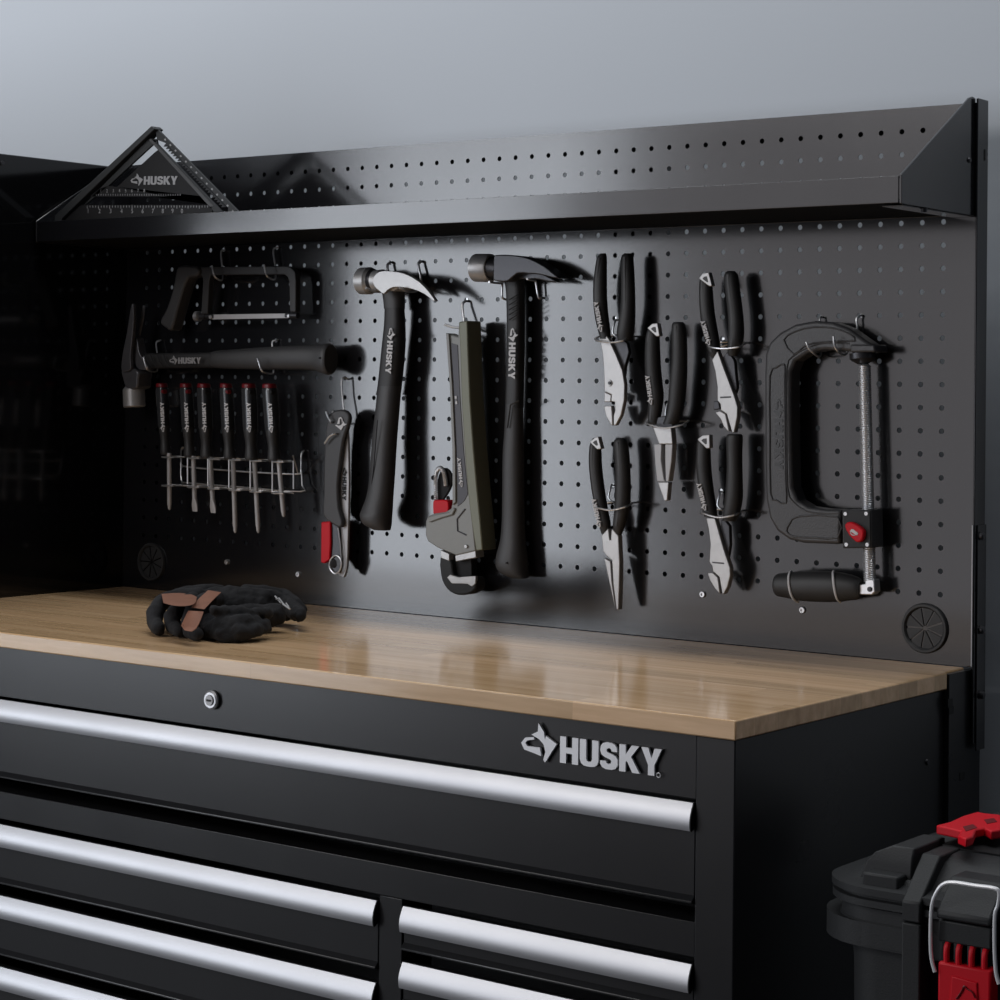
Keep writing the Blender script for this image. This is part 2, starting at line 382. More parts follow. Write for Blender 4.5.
# ------------------------------------------------------------ pegboard
pb = thing('pegboard', 'large black perforated steel pegboard standing behind the wooden worktop', 'pegboard', (.62, .01, .95))
def pegpanel():
    bm = bmesh.new(); xs = [-.040]+[(i-.5)*P for i in range(51)]+[1.2835]; zs = [.9518]+[Z0-(16.5-j)*P for j in range(22)]+[1.5615]
    R = .0031; N = 12
    for y in (0, .0012):
        V = [[bm.verts.new((x, y, z)) for z in zs] for x in xs]
        holes = {}
        for i in range(len(xs)-1):
            for j in range(len(zs)-1):
                c = [V[i][j], V[i+1][j], V[i+1][j+1], V[i][j+1]]
                if 1 <= i <= 50 and 1 <= j <= 21:
                    cx, cz = (i-1)*P, Z0-(17-j)*P
                    hv = [bm.verts.new((cx+R*math.cos(2*math.pi*(k+.5)/N-math.pi*.75-math.pi/12*0), y, cz+R*math.sin(2*math.pi*(k+.5)/N-math.pi*.75))) for k in range(N)]
                    holes[(i, j)] = hv
                    for k in range(N):
                        q = ((k+2)//3) % 4    # nearest corner
                        q2 = ((k+3)//3) % 4
                        bm.faces.new((hv[k], hv[(k+1) % N], c[q]))
                        if q2 != q: bm.faces.new((c[q], hv[(k+1) % N], c[q2]))
                else: bm.faces.new(c)
        if y == 0: H0 = holes; VF = V
        else: H1 = holes; VB = V
    for k, a in H0.items():
        b = H1[k]
        for q in range(N): bm.faces.new((a[q], a[(q+1) % N], b[(q+1) % N], b[q]))
    nx, nz = len(xs), len(zs)
    for i in range(nx-1):
        bm.faces.new((VF[i][0], VF[i+1][0], VB[i+1][0], VB[i][0])); bm.faces.new((VF[i][nz-1], VF[i+1][nz-1], VB[i+1][nz-1], VB[i][nz-1]))
    for j in range(nz-1):
        bm.faces.new((VF[0][j], VF[0][j+1], VB[0][j+1], VB[0][j])); bm.faces.new((VF[nx-1][j], VF[nx-1][j+1], VB[nx-1][j+1], VB[nx-1][j]))
    return bm
obj('perforated_panel', pegpanel(), M['steel'], pb, sharp=20)
obj('top_flange', B(-.040, 1.2835, .005, .012, 1.523, 1.5600), M['matte'], pb)
for cx in (16, 33): obj('brace', B((cx-1.55)*P, (cx+1.55)*P, .004, .024, .96, 1.523), M['steel'], pb)
# right post with side flange, then the lower bracket
bm = B(1.2837, 1.2862, -.004, .0225, .87, 1.566); obj('side_post', bm, M['steel'], pb, bevel=.001)
bm = B(-.0415, -.040, -.001, .024, .951, 1.5600); obj('side_post', bm, M['steel'], pb)
bm = B(1.2863, 1.2878, .001, .0225, .862, 1.105); obj('post_bracket', bm, M['steel'], pb, bevel=.0006)
for q in ((981, 536), (981, 630), (981, 695)):
    p = PXX(*q, 1.2885); obj('bolt', L((1.288, p.y, p.z), (1.2925, p.y, p.z), [(0, .0045), (.6, .0045), (1, .003)], 12), M['dsteel'], pb)
p = PXX(985, 155, 1.2866); obj('slot', B(1.286, 1.2868, p.y-.0015, p.y+.0015, p.z-.006, p.z+.006), M['dark'], pb)
obj('edge_strip', B(1.2836, 1.2846, -.0056, -.0041, .953, 1.105), M['brush'], pb, label='thin bright edge of the right post')
for (sx, sz) in ((.9424, 1.0069), (1.0752, .9982), (.1679, .9987), (.302, .990)):
    bm = L((sx, .001, sz), (sx, -.0025, sz), [(0, .0040), (.6, .0040), (1, .0032), (1.001, .0018), (.6, .0016)], 16)
    obj('screw', bm, M['chrome'], pb)
def grommet(gx, gz):
    bm = bmesh.new(); n = 40; prof = [(.0225, 0), (.0275, 0), (.0275, -.002), (.0262, -.0042), (.0238, -.0042), (.0222, -.002)]
    rg = [[bm.verts.new((gx+r*math.cos(2*math.pi*k/n), y, gz+r*math.sin(2*math.pi*k/n))) for r, y in prof] for k in range(n)]
    for k in range(n):
        for q in range(6): bm.faces.new((rg[k][q], rg[(k+1) % n][q], rg[(k+1) % n][(q+1) % 6], rg[k][(q+1) % 6]))
    g = obj('cable_grommet', bm, M['rubber'], pb)
    bm = bmesh.new(); n = 9
    for k in range(n):
        a0 = 2*math.pi*k/n+.05+.35; a1 = 2*math.pi*(k+1)/n-.05+.35
        pts = [(gx+.0025*math.cos((a0+a1)/2), gz+.0025*math.sin((a0+a1)/2))]+[(gx+.0218*math.cos(a0+(a1-a0)*q/5), gz+.0218*math.sin(a0+(a1-a0)*q/5)) for q in range(6)]
        prism(bm, pts, -.0014, -.0002)
    obj('rubber_petals', bm, M['rubber'], g)
grommet(1.2272, .9895); grommet(.0190, .9900)

# ------------------------------------------------------------ shelf on the pegboard
sh = thing('shelf', 'long shallow black steel shelf with a front lip fixed across the pegboard', 'shelf', (.62, -.09, 1.44))
obj('tray', B(-.037, 1.2775, -.172, -.001, 1.4408, 1.4420), M['matte'], sh)
bm = B(-.037, 1.2775, -.1735, -.172, 1.4405, 1.4680)
box(bm, -.037, 1.2775, -.1720, -.165, 1.4668, 1.4680); box(bm, -.037, 1.2775, -.0025, -.0012, 1.4420, 1.456)
box(bm, -.037, 1.2775, -.0025, -.0012, 1.4395, 1.4405)
obj('front_lip', bm, M['steel'], sh, bevel=.0004)
for x0, x1, nm in ((1.2790, 1.2818, 'end_bracket'), (-.0380, -.0372, 'end_bracket')):
    prof = [(-.001, 1.4385), (-.1745, 1.4395), (-.1750, 1.4690), (-.016, 1.5650), (-.008, 1.5672), (-.001, 1.5660)] if x0 > 0 else [(-.001, 1.4385), (-.1745, 1.4395), (-.1750, 1.4690), (-.03, 1.558), (-.001, 1.558)]
    bm = bmesh.new(); a = [bm.verts.new((x0, y, z)) for y, z in prof]; b = [bm.verts.new((x1, y, z)) for y, z in prof]
    bm.faces.new(a); bm.faces.new(b[::-1])
    for i in range(len(prof)): bm.faces.new((a[i], b[i], b[(i+1) % len(prof)], a[(i+1) % len(prof)]))
    if x0 > 0: box(bm, 1.255, 1.2790, -.165, -.002, 1.4378, 1.4390)
    o = obj(nm, bm, M['steel'], sh, bevel=.0005)
    if x0 > 0:
        p = PXX(969, 160, 1.2818); obj('screw', L((1.2815, p.y, p.z), (1.2836, p.y, p.z), [(0, .0035), (1, .0025)], 12), M['dsteel'], o)
        p = PZ(924, 209, 1.4378); obj('screw', L((p.x, p.y, 1.4385), (p.x, p.y, 1.4345), [(0, .004), (1, .003)], 12), M['dsteel'], o)
#TOOLS
def wire(path, r=.0011, n=8, sm=4):
    """wire through (px, py, distance off the board) points"""
    return T([PX(x, y, -d) for x, y, d in path], r, n, smooth=sm)
def hook(path, label, group='wire peg hooks holding the tools', r=.00125):
    bm = wire(path, r); p = PX(path[0][0], path[0][1], 0)
    o = bpy.data.objects.new('peg_hook', None); COL.objects.link(o); o.empty_display_size = .01; o.location = p
    tag(o, label, 'peg hook', group)
    obj('wire', bm, M['zinc'], o)
    obj('back_clip', B(p.x-.002, p.x+.002, .0013, .0045, p.z-.002, p.z+.004), M['zinc'], o)
    return o
def rootof(name, label, cat, px, py, d, group=None):
    return thing(name, label, cat, PX(px, py, -d), group)
def disc(c, r, d0, d1, mt, parent, name='bolt', n=16, prof=None, label=None):
    p = PX(*c, -d1); k = (p-CAM).dot(FW)/F; rr = r*k
    return obj(name, L((p.x, -d0, p.z), (p.x, -d1, p.z), prof or [(0, rr), (.7, rr), (1, rr*.82)], n), mt, parent, label=label)

# ------------------------------------------------------------ small hacksaw
t = rootof('hacksaw', 'small black hacksaw with a slanted grip hanging near the left end of the pegboard', 'hacksaw', 240, 300, .03)
fr = pplate([(190,267),(286,266),(291,267.5),(295,272),(295.8,280),(295.6,312),(289.8,312),(289,282),(287.5,277),(284,274.5),(210.5,275),(209,281),(207.5,314),(201,314),(202.8,281),(202,276),(192,276.5)], .030, .020)
obj('frame', fr, M['rubber'], t, bevel=.0012)
obj('grip', pplate([(176,270),(181,265.5),(192,266),(198,268),(197,276),(188,278),(183.5,287),(177.5,307),(171,329.5),(165.5,328),(159.6,322),(166.5,308),(172.5,289)], .036, .014, 3), M['rubber2'], t, bevel=.003)
obj('blade', pplate([(212,314.6),(289,313.4),(289,318),(212,319.4)], .0260, .0240), M['brush'], t)
a, b = PX(196, 316.5, -.025), PX(214, 316.5, -.025)
bl = obj('tension_bolt', L(a, b, [(0, .003), (.25, .003), (.26, .0045), (.55, .0045), (.56, .003), (1, .003)], 12), M['dsteel'], t)
obj('wing_nut', L(PX(195.5, 316.5, -.025), PX(200, 316.5, -.025), [(0, .004), (.2, .0075), (.8, .0075), (1, .004)], 14), M['chrome'], t, label='shiny round tension nut')
a, b = PX(286, 315.5, -.025), PX(298, 315.5, -.025)
obj('end_bolt', L(a, b, [(0, .003), (.4, .003), (.41, .0042), (1, .0042)], 12), M['dsteel'], t)
disc((210, 317), 2.2, .024, .029, M['chrome'], t, 'blade_pin'); disc((288, 316), 1.8, .024, .029, M['chrome'], t, 'blade_pin')
hook([(224.5,250.3,-.008),(224.3,250.4,.003),(221,252,.0075),(222,266,.008),(222.8,277,.010),(221.5,280.3,.018),(217.5,279,.036),(214,275,.043),(212,265.5,.0435)], 'left one of the two wire hooks under the hacksaw frame')
hook([(278,247.5,-.008),(277.6,247.6,.003),(273.3,250,.0075),(275,264,.008),(275.8,276,.010),(274,279.5,.018),(269.5,278,.036),(266,274,.043),(264,264.5,.0435)], 'right one of the two wire hooks under the hacksaw frame')

# ------------------------------------------------------------ hammer lying horizontally on two hooks
t = rootof('framing_hammer', 'black hammer hung sideways with its handle level and its claw pointing up', 'hammer', 230, 360, .033)
def tine(pts, d0, d1, name='claw'):
    return obj(name, pplate(pts, d0, d1, 2), M['gun'], t, bevel=.001)
tine([(131.4,304.5),(133.2,305.5),(133.4,322),(131.8,340),(130.2,358),(130.8,369),(124,372),(121,368),(122.8,352),(126.8,332),(129.3,315)], .050, .044)
tine([(142.4,305.5),(144.2,307),(142.8,320),(140,332),(138.6,340),(137.4,340),(138.6,328),(140.8,316)], .030, .027)
tine([(135.4,337),(137.6,342),(138.8,351),(143,360),(148,366.5),(146.5,369.8),(139,369.3),(134.5,364),(132.8,352)], .040, .026)
obj('head', pplate([(122,369),(128,367),(134,369),(138.5,372),(137.5,379),(136.5,388.5),(126,388.5),(122.5,379),(120.8,372)], .046, .018, 2), M['gun'], t, bevel=.003)
a, b = PX(133.5, 385, -.032), PX(134.5, 407, -.032)
obj('striking_face', L(a, b, [(0, .0105), (.12, .0135), (.2, .0155), (.95, .0158), (1, .0145)], 32), M['fsteel'], t, label='bare steel striking face')
obj('handle', hgrip([(140,353.5,369),(160,352.8,368.6),(190,352.6,368.2),(214,352.2,368),(226,352,368)], .029, .55, e=3.2), M['rubber'], t)
obj('grip', hgrip([(213,352.5,366),(216,350.8,368),(235,349.2,369),(262,347.2,369.6),(285,346,369.6),(305,345.2,369.8),(317,344.6,371),(325,343.6,374),(329,343.4,375),(331,345,373.5)], .029, .72, e=2.3), M['rubber2'], t)
for gx in (144, 150.5, 157, 163.5):
    obj('grip_groove', tube(bmesh.new(), [PX(gx, 354.5, -.0402), PX(gx+2.5, 361, -.0412), PX(gx+6.5, 367, -.0402)], .0007, 6), M['plast2'], t)
obj('lettering', pword((169.5, 363.8), (201.5, 363.6), .0418, 6.2, 1, depth=.0008), M['grey'], t)
disc((319, 358), .9, .040, .0463, M['plast2'], t, 'hang_hole')
hook([(160.5,340.3,-.008),(160.3,340.4,.003),(156.2,343,.0075),(157.2,354,.009),(157.5,368,.010),(156.5,371.5,.014),(150,371,.040),(146.5,368,.0505),(143.5,357,.0515)], 'wire hook nearest the head of the level hammer')
hook([(277.5,340,-.008),(277.2,340.1,.003),(272.3,342,.0075),(273,352,.009),(273.5,370,.010),(272,373.5,.014),(266,373,.040),(261.5,370,.0505),(257.6,358.5,.0515)], 'wire hook under the grip of the level hammer')

# ------------------------------------------------------------ claw hammer
t = rootof('claw_hammer', 'claw hammer with a bright steel head and curved claw, upright with charcoal handle', 'hammer', 393, 400, .038)
obj('head', pplate([(372.5,280),(375,275),(379,271.8),(386,270.8),(399,272.2),(409,275.6),(420,282.5),(429.6,292.8),(435,300.6),(432.6,300.3),(424,293.8),(413,289.2),(402,287.2),(393,287.2),(387.5,290),(383.4,293.8),(379,290.5),(374.5,286.5)], .0520, .0455, 2), M['fsteel'], t, bevel=.002)
obj('claw', pplate([(396,271),(408,275),(418,280),(427,288),(432,295),(428,294),(422,291),(414,288),(402,287)], .030, .024, 2), M['dsteel'], t, bevel=.0015, label='rear claw of the split head')
a, b = PX(361, 281, -.036), PX(383, 280.5, -.036)
obj('striking_face', L(a, b, [(0, .0155), (.04, .0175), (.42, .0178), (.5, .0150), (.62, .0135), (1, .0145)], 36), M['fsteel'], t)
obj('neck', L(PX(373, 280.8, -.036), PX(389, 280.5, -.036), [(0, .0160), (.2, .0130), (1, .0130)], 32), M['dsteel'], t)
obj('cheek', pplate([(378,273),(398,273.5),(400,287),(384,291)], .047, .016, 2), M['fsteel'], t, bevel=.003)
obj('socket', vgrip([(384,402.5,287),(383.2,403.5,293),(384.3,404,300),(385,404,309)], .026, .8, e=3, sm=2), M['rubber2'], t)
obj('handle', vgrip([(385.6,403.5,308),(385,404.5,325),(383,404.5,345),(380.5,402.5,370),(378.5,400.5,388),(377,399.5,395)], .027, .8, e=3), M['rubber'], t)
obj('grip', vgrip([(379.2,400.5,386,.028),(378,400.2,392,.028),(376,398.6,412,.030),(373,396.3,440,.032),(370.6,394.2,475,.035),(367.5,392.6,496,.037),(363,391.8,509,.037),(361,391.2,516,.038),(364,390.8,524,.038),(374,390,530,.038)], .038, .85, e=2.6), M['rubber2'], t)
obj('grip_seam', T([PX(x, y, -.049) for x, y in ((377.5,420),(375.5,445),(373.5,470),(370.5,492))], .0006, 6, 3), M['plast2'], t)
obj('lettering', pword((388.5, 327.5), (385.5, 374), .0405, 7.2, 1, depth=.0006), M['white'], t)
disc((370, 513.5), .9, .048, .0545, M['plast2'], t, 'hang_hole')
hook([(391,262.5,-.008),(390.6,262.5,.003),(387.5,265,.007),(388,272,.008),(389,284,.009),(386,290.5,.014),(374,291.5,.045),(366,288,.060)], 'wire hook under the neck of the bright headed claw hammer', r=.0018)
hook([(421.5,261.5,-.008),(421.2,261.6,.003),(418.3,264,.007),(420.5,276,.008),(421,284,.009),(418,290,.014),(408,291.5,.045),(399.5,287.5,.060)], 'wire hook under the claw of the bright headed claw hammer', r=.0018)

# ------------------------------------------------------------ black framing hammer
t = rootof('framing_hammer', 'tall black hammer with long straight claw hanging between the pipe wrench and the pliers', 'hammer', 515, 400, .022)
obj('head', pplate([(493.5,256.5),(497,255.2),(501,254.6),(516,255.4),(530,258.6),(544,266),(553,273),(558.5,278),(552,277.6),(541,274.8),(528,273.6),(517,273.5),(508,281),(500,281.5),(494,280.5),(493,277)], .0435, .020, 2), M['dsteel'], t, bevel=.003)
obj('claw', pplate([(510,271),(530,270.5),(545,275),(556,281.5),(548,281.5),(535,279),(520,279)], .030, .018, 2), M['dsteel'], t, bevel=.0015)
obj('neck', L(PX(489, 268, -.028), PX(506, 268.4, -.028), [(0, .0160), (.3, .0135), (1, .0140)], 32), M['dsteel'], t)
obj('striking_face', L(PX(475.5, 267.8, -.028), PX(492, 268, -.028), [(0, .0155), (.05, .0176), (.9, .0178), (1, .0165)], 36), M['fsteel'], t, label='bare steel striking face')
obj('handle', vgrip([(504.5,523,273),(506,523.5,283),(507.4,524,300),(507.8,524,340),(507,523.2,380),(506.2,522.6,408)], .019, .8, e=3.4), M['rubber'], t)
obj('grip', vgrip([(506,522.6,404),(505,523,430),(503.4,523.4,455),(503,523.6,490),(502.6,524,520),(501,525,540),(497.5,526.6,555),(496.6,527.2,565),(501,527.8,573),(512,528,578)], .019, .85, e=2.6), M['rubber2'], t)
for k in range(5):
    y = 296+k*5; obj('grip_groove', tube(bmesh.new(), [PX(509, y+4, -.0312), PX(519.5, y-2.5, -.0312)], .0007, 6), M['plast2'], t)
obj('grip_seam', tube(bmesh.new(), [PX(507.5, 428, -.0315), PX(510.5, 405, -.0315), PX(519, 400.5, -.0315)], .0009, 6), M['emblem'], t)
obj('lettering', pword((509.5, 328), (508.5, 379.5), .0315, 8.2, 1, depth=.0006), M['white'], t)
disc((506, 563), .9, .030, .0385, M['plast2'], t, 'hang_hole')
hook([(506,299.5,-.008),(505.5,299.4,.003),(502.2,297,.008),(502.2,286,.009),(501.5,283.6,.014),(496,283,.030),(489,282,.048)], 'wire prong under the neck of the long straight claw hammer', r=.0014)
hook([(541.5,298,-.008),(541,297.8,.003),(538.4,297,.008),(536,283,.010),(535,280.6,.014),(531,280,.030),(527,279,.046)], 'wire prong under the claw of the long straight claw hammer', r=.0014)

# ------------------------------------------------------------ screwdrivers in their rack
SD = [ # handle left/right top, left/right bottom, bottom y, shaft top x, tip x, tip y, kind, label
 (156,167.5,160.5,171,455,169.2,169.6,510,'p','leftmost of the six screwdrivers in the wire rack, short thin shaft'),
 (180,191.8,184,195.5,458,193.3,195,511.5,'f','second screwdriver from the left in the wire rack, short flared flat tip'),
 (197.5,210.5,200.5,213.5,459,210.3,213.3,513,'f','third screwdriver from the left in the wire rack, flat tip beside the longest shafts'),
 (220,232,223.8,236,460,233,235.3,533,'p','fourth screwdriver from the left in the wire rack, first of the two long shafts'),
 (242,255.5,245,258.3,461,254.4,258.4,533,'p','fifth screwdriver from the left in the wire rack, second of the two long shafts'),
 (262.5,276.5,268,281.4,462,278.6,283.8,517,'p','rightmost of the six screwdrivers in the wire rack, with a slanting shaft')]
for i, (l0, r0, l1, r1, yb, sx, tx, ty, kd, lab) in enumerate(SD):
    d = .038; y0 = 384.+i*.1
    t = rootof('screwdriver', lab, 'screwdriver', (l1+r1)/2, yb, d, 'screwdrivers standing in the wire rack')
    c = lambda q: ((l0+(l1-l0)*q), (r0+(r1-r0)*q))
    def st(q, sc):
        a, b = c(q); m = (a+b)/2; h = (b-a)/2*sc; return (m-h, m+h, y0+(yb-y0)*q)
    obj('handle', vgrip([st(.05,.94),st(.10,1),st(.35,1),st(.6,.98)], d, 1, e=3.4), M['acet'], t)
    obj('soft_grip', vgrip([st(.585,1.0),st(.66,.97),st(.74,.86),st(.82,.84),st(.9,.95),st(.965,1.),st(1,.8)], d, 1, e=2.2), M['rubber'], t)
    obj('end_cap', vgrip([st(-.012,.80),st(.005,.95),st(.045,.97)], d, 1, e=2.6), M['dred'], t, label='dark red end cap')
    p0, p1 = PX(sx, yb-2, -d), PX(tx, ty, -d); R_ = .0032
    if kd == 'f':
        o = obj('shaft', L(p0, p0.lerp(p1, .78), [(0, R_), (1, R_)], 14), M['brush'], t)
        q = p0.lerp(p1, .77); w = .0046; bm = bmesh.new(); rg = []
        for (pp, wx, wy) in ((q, R_, R_), (q.lerp(p1, .45), .0052, .0022), (q.lerp(p1, .8), .0052, .0012), (p1, .0046, .0009)):
            rg.append([(pp.x+a*wx, pp.y+b*wy, pp.z) for a, b in sup(1, 1, 14, 2.6)])
        obj('tip', loft(rg), M['brush'], t)
    else:
        obj('shaft', L(p0, p1, [(0, R_), (.90, R_), (.93, R_*.8), (.97, R_*.75), (1, R_*.25)], 14), M['brush'], t)
    m0, m1 = st(.60, 1), st(.25, 1); mx = (m0[0]+m0[1])/2-1.2; mx1 = (m1[0]+m1[1])/2-1.2
    obj('lettering', pword((mx+2.2, y0+48), (mx1+2.2, y0+17.5), d+.0128, 5.0, 1, depth=.0006), M['white'], t)
    disc(((m1[0]+m1[1])/2-.5, y0+7.5), 2.0, d+.006, d+.0128, M['dred'] if i in (0, 1, 3) else M['plast2'], t, 'size_mark')
t = rootof('screwdriver_rack', 'wire rack of loops holding six screwdrivers on the pegboard', 'rack', 240, 470, .02)
back = [(187,446.5,.0018),(186.5,446.8,.004),(182,448,.006),(181,452,.007),(181.2,461,.008),(184,466.3,.008),(220,469.8,.008),(260,472.6,.008),(297,474,.008),(301,470,.008),(301.3,456,.007),(303.5,451,.004),(304,450.6,.0018)]
obj('back_wire', wire(back, .0012, 8, 3), M['zinc'], t)
def comb(y0, dy, r=.0012):
    xs = [162, 187.5, 208, 229, 250, 272]; w = 13.5; pts = []
    for i, x in enumerate(xs):
        y = y0+dy*i
        pts += [(x+w+5.5, y-.8, .022), (x+6, y-.8, .025), (x, y, .046), (x+2, y+.4, .050), (x+w-2, y+.4, .050), (x+w, y, .046), (x+w+7, y, .025)]
    pts += [(293, y0+dy*6-1, .030)]
    return pts
up = comb(457, .9); lo = comb(485.5, 1.5)
obj('upper_loops', T([PX(x, y, -d) for x, y, d in up], .0011, 8), M['zinc'], t)
obj('lower_loops', T([PX(x, y, -d) for x, y, d in lo], .0011, 8), M['zinc'], t)
for x, ya, yb in ((187.6,458,484),(208,459,486),(229,460,488),(250.3,461,490),(272.4,461.5,491),(293.5,460.5,489)):
    obj('upright_wire', wire([(x, ya, .046 if x < 290 else .03), (x, yb, .046 if x < 290 else .03)], .0011, 8, 0), M['zinc'], t)
obj('rear_stay', wire([(181.2,461,.008),(181.5,480,.010),(190,483,.012),(240,487,.012),(300,491.5,.012),(302,485,.010),(301.2,470,.008)], .001, 8, 3), M['zinc'], t)
obj('side_stay', wire([(293,455.5,.030),(297,470,.012),(298,474,.008)], .001, 8, 3), M['zinc'], t)

# ------------------------------------------------------------ folding knife with saw-like silver body
t = rootof('folding_knife', 'folding utility knife with black grip, silver blade body and a red end piece', 'knife', 336, 490, .022)
obj('blade_body', pplate([(344.5,432),(347,426.5),(348,440),(348.8,480),(348.2,520),(347,566),(345.5,573),(343.5,577.5),(339,575.2),(337,571),(341,566),(341.5,545),(339.5,520),(336,490),(337,465),(341,445)], .023, .019), M['brush'], t, bevel=.0006)
obj('grip', pplate([(326.5,424),(331,412.5),(340,409.5),(346.5,411.5),(349.3,418),(347,428),(343,440),(339.8,462),(337.4,485),(338.4,508),(341.8,520),(341.5,526),(338,527.6),(330,522.6),(322.8,515.5),(323.3,495),(323.4,478),(324,455),(325,440)], .031, .0235, 2), M['rubber2'], t, bevel=.0025)
obj('liner', pplate([(330,522),(338.5,526.5),(340,545),(341.3,566),(339,573),(333,571),(328,563),(329.5,545)], .0265, .018), M['dsteel'], t, bevel=.0006)
obj('red_end', pplate([(321,522),(330,521.5),(330.3,543),(329.4,559.5),(324,563.5),(320.6,562.5),(320.8,540)], .030, .018), M['red'], t, bevel=.0015, label='red end piece')
ctr = [(331,559),(336,555.5),(340.5,559),(341.2,566),(338.5,572),(334,573.5),(329.5,567)]
obj('lanyard_ring', T([PX(x, y, -.0285) for x, y in ctr], .0011, 8, 4, True), M['zinc'], t)
obj('spring_wire', wire([(338,528,.0275),(340.2,545,.0275),(341.3,562,.0275)], .0008, 6), M['zinc'], t)
obj('pivot', L(PX(335.2, 563.5, -.020), PX(334.2, 563.5, -.0285), [(0, .006), (.8, .006), (1, .004)], 18), M['dsteel'], t)
obj('emblem', pword((337, 416.5), (336.2, 430.5), .0318, 10.5, 1, depth=.0006, text=''), M['white'], t)
obj('lettering', pword((342.6, 467.5), (342.2, 500.5), .0238, 4.8, 1, depth=.0004), M['plast2'], t)
hook([(347.8,379,-.008),(347.5,379,.003),(344,377.5,.009),(341.5,381.5,.012),(342.4,396,.012),(343.8,411,.013),(344,425,.014),(342,434,.018),(335,433.6,.036),(329,437,.037),(324.6,443.5,.036)], 'long wire hook wrapped around the folding knife')
hook([(333,412,-.008),(332.8,412,.004),(331.5,424,.010),(331.5,422,.034),(328.5,418,.036),(326,411.5,.036)], 'short wire hook at the top left of the folding knife')

# ------------------------------------------------------------ pipe wrench
t = rootof('pipe_wrench', 'grey green pipe wrench hanging jaw down with a red adjusting knob', 'wrench', 458, 450, .035)
obj('body', pplate([(446,333),(452,335),(458,337),(458.6,322),(463,321),(462,350),(463,400),(466,450),(469,490),(472.5,520),(475.6,551),(456,555.5),(449,552.5),(437,547.5),(428,541.5),(425.3,535),(425.8,521),(428,516),(434,513.5),(445,512),(451,508.5),(452.6,500),(452.4,450),(450.4,386),(448,350)], .0390, .0230), M['olive'], t, bevel=.0015)
obj('spine', pplate([(458.5,322),(467,320.5),(468,350),(470,400),(473.5,450),(477,490),(480,520),(482.5,550),(476,551),(471,520),(467.5,490),(464.5,450),(461.5,400),(460,350)], .0420, .0130), M['olivedark'], t, bevel=.0015)
obj('left_flange', pplate([(445.8,333),(448.6,334),(452,386),(455,450),(455.5,502),(452.4,505),(452.2,450),(449.6,386)], .0420, .0230), M['olive'], t, bevel=.0006)
obj('inlay', pplate([(451,343),(457.4,345),(460,400),(463.4,450),(467.6,494),(464,501),(457.5,506.5),(456.4,450),(453.5,386)], .0398, .0385), M['slate'], t)
obj('ridge', pplate([(428,517),(436,514.5),(449,512),(453,507.5),(455,509),(452,515),(440,518.5),(429,522.5)], .0420, .0330), M['olive'], t, bevel=.0012)
obj('lug_mark', T([PX(x, y, -.0398) for x, y in ((465,509),(457,519),(457.5,531),(466,535))], .0008, 6), M['slate'], t)
disc((465.5, 546.5), 2, .037, .0415, M['fsteel'], t, 'rivet')
obj('lettering', pword((463.5, 487), (460.5, 457), .0405, 4.2, 1, depth=.0005), M['white'], t)
obj('size_mark', pword((457.6, 404), (456.6, 395), .0405, 2.4, 1, depth=.0005, text='H', dog=False), M['white'], t)
obj('heel_jaw', pplate([(455,555.5),(475.2,551),(476,557.5),(455.8,561.5)], .0380, .0210), M['fsteel'], t, bevel=.0006, label='bright steel heel jaw')
obj('side_jaw', pplate([(440.5,550),(449,554),(449.2,561),(441,558)], .0380, .0230), M['fsteel'], t, bevel=.0006)
obj('hook_jaw', pplate([(440,557),(450,560),(452,568),(454,576),(463,578),(474,577),(476,583),(474.5,590),(467,594.5),(458,595),(450,592),(444,585),(440.6,575)], .0370, .0170, 2), M['plast'], t, bevel=.002)
obj('stem', pplate([(450.5,556),(471,556),(472,577),(452,577)], .0290, .0170), M['plast2'], t, bevel=.001)
obj('jaw_teeth', pplate([(447,577.6),(450,574.6),(458,577.2),(475.6,576),(475.4,583.6),(471.8,586.6),(467.6,584),(451.6,583.4)], .0378, .0330), M['fsteel'], t, bevel=.0005, label='bright steel jaw insert')
obj('adjusting_knob', pplate([(433,501.5),(436,500),(444,500),(448,502),(448,511.5),(445,513.5),(434,514),(433,511)], .037, .021, 2), M['red'], t, bevel=.0012, label='red adjusting knob')
pts = smooth_poly([tuple(PX(x, y, -.031)) for x, y in ((436,500),(435.8,486),(436,474),(439.6,468),(443.4,471),(445.2,479),(446,486))], 8, False)
bm = bmesh.new(); coil = []
P_ = [Vector(p) for p in pts]; tt = 0
for i in range(len(P_)-1):
    tv = (P_[i+1]-P_[i]).normalized(); u = tv.cross(Vector((0, 1, 0))).normalized(); w = tv.cross(u)
    for k in range(8):
        tt += 1; ph = tt*2*math.pi/9; coil.append(P_[i].lerp(P_[i+1], k/8)+(u*math.cos(ph)+w*math.sin(ph))*.0024)
obj('coil_spring', tube(bm, coil, .00065, 6), M['zinc'], t)
obj('inner_arm', pplate([(437,482),(441,470),(446,468),(451,474),(451.5,484),(447,494),(441,502),(438,502)], .0270, .0230, 2), M['plast2'], t, bevel=.001)
obj('loop_pin', tube(bmesh.new(), [PX(445, 324.6, -.033), PX(452, 327, -.033), PX(460, 328, -.033)], .0016, 8), M['zinc'], t)
hook([(466.8,301,-.008),(466.5,301,.003),(463.5,302.5,.008),(462.3,306,.010),(463,314,.012),(464.5,324,.014),(465,330,.018),(463,331,.030)], 'wire hook through the top end of the pipe wrench', r=.0016)

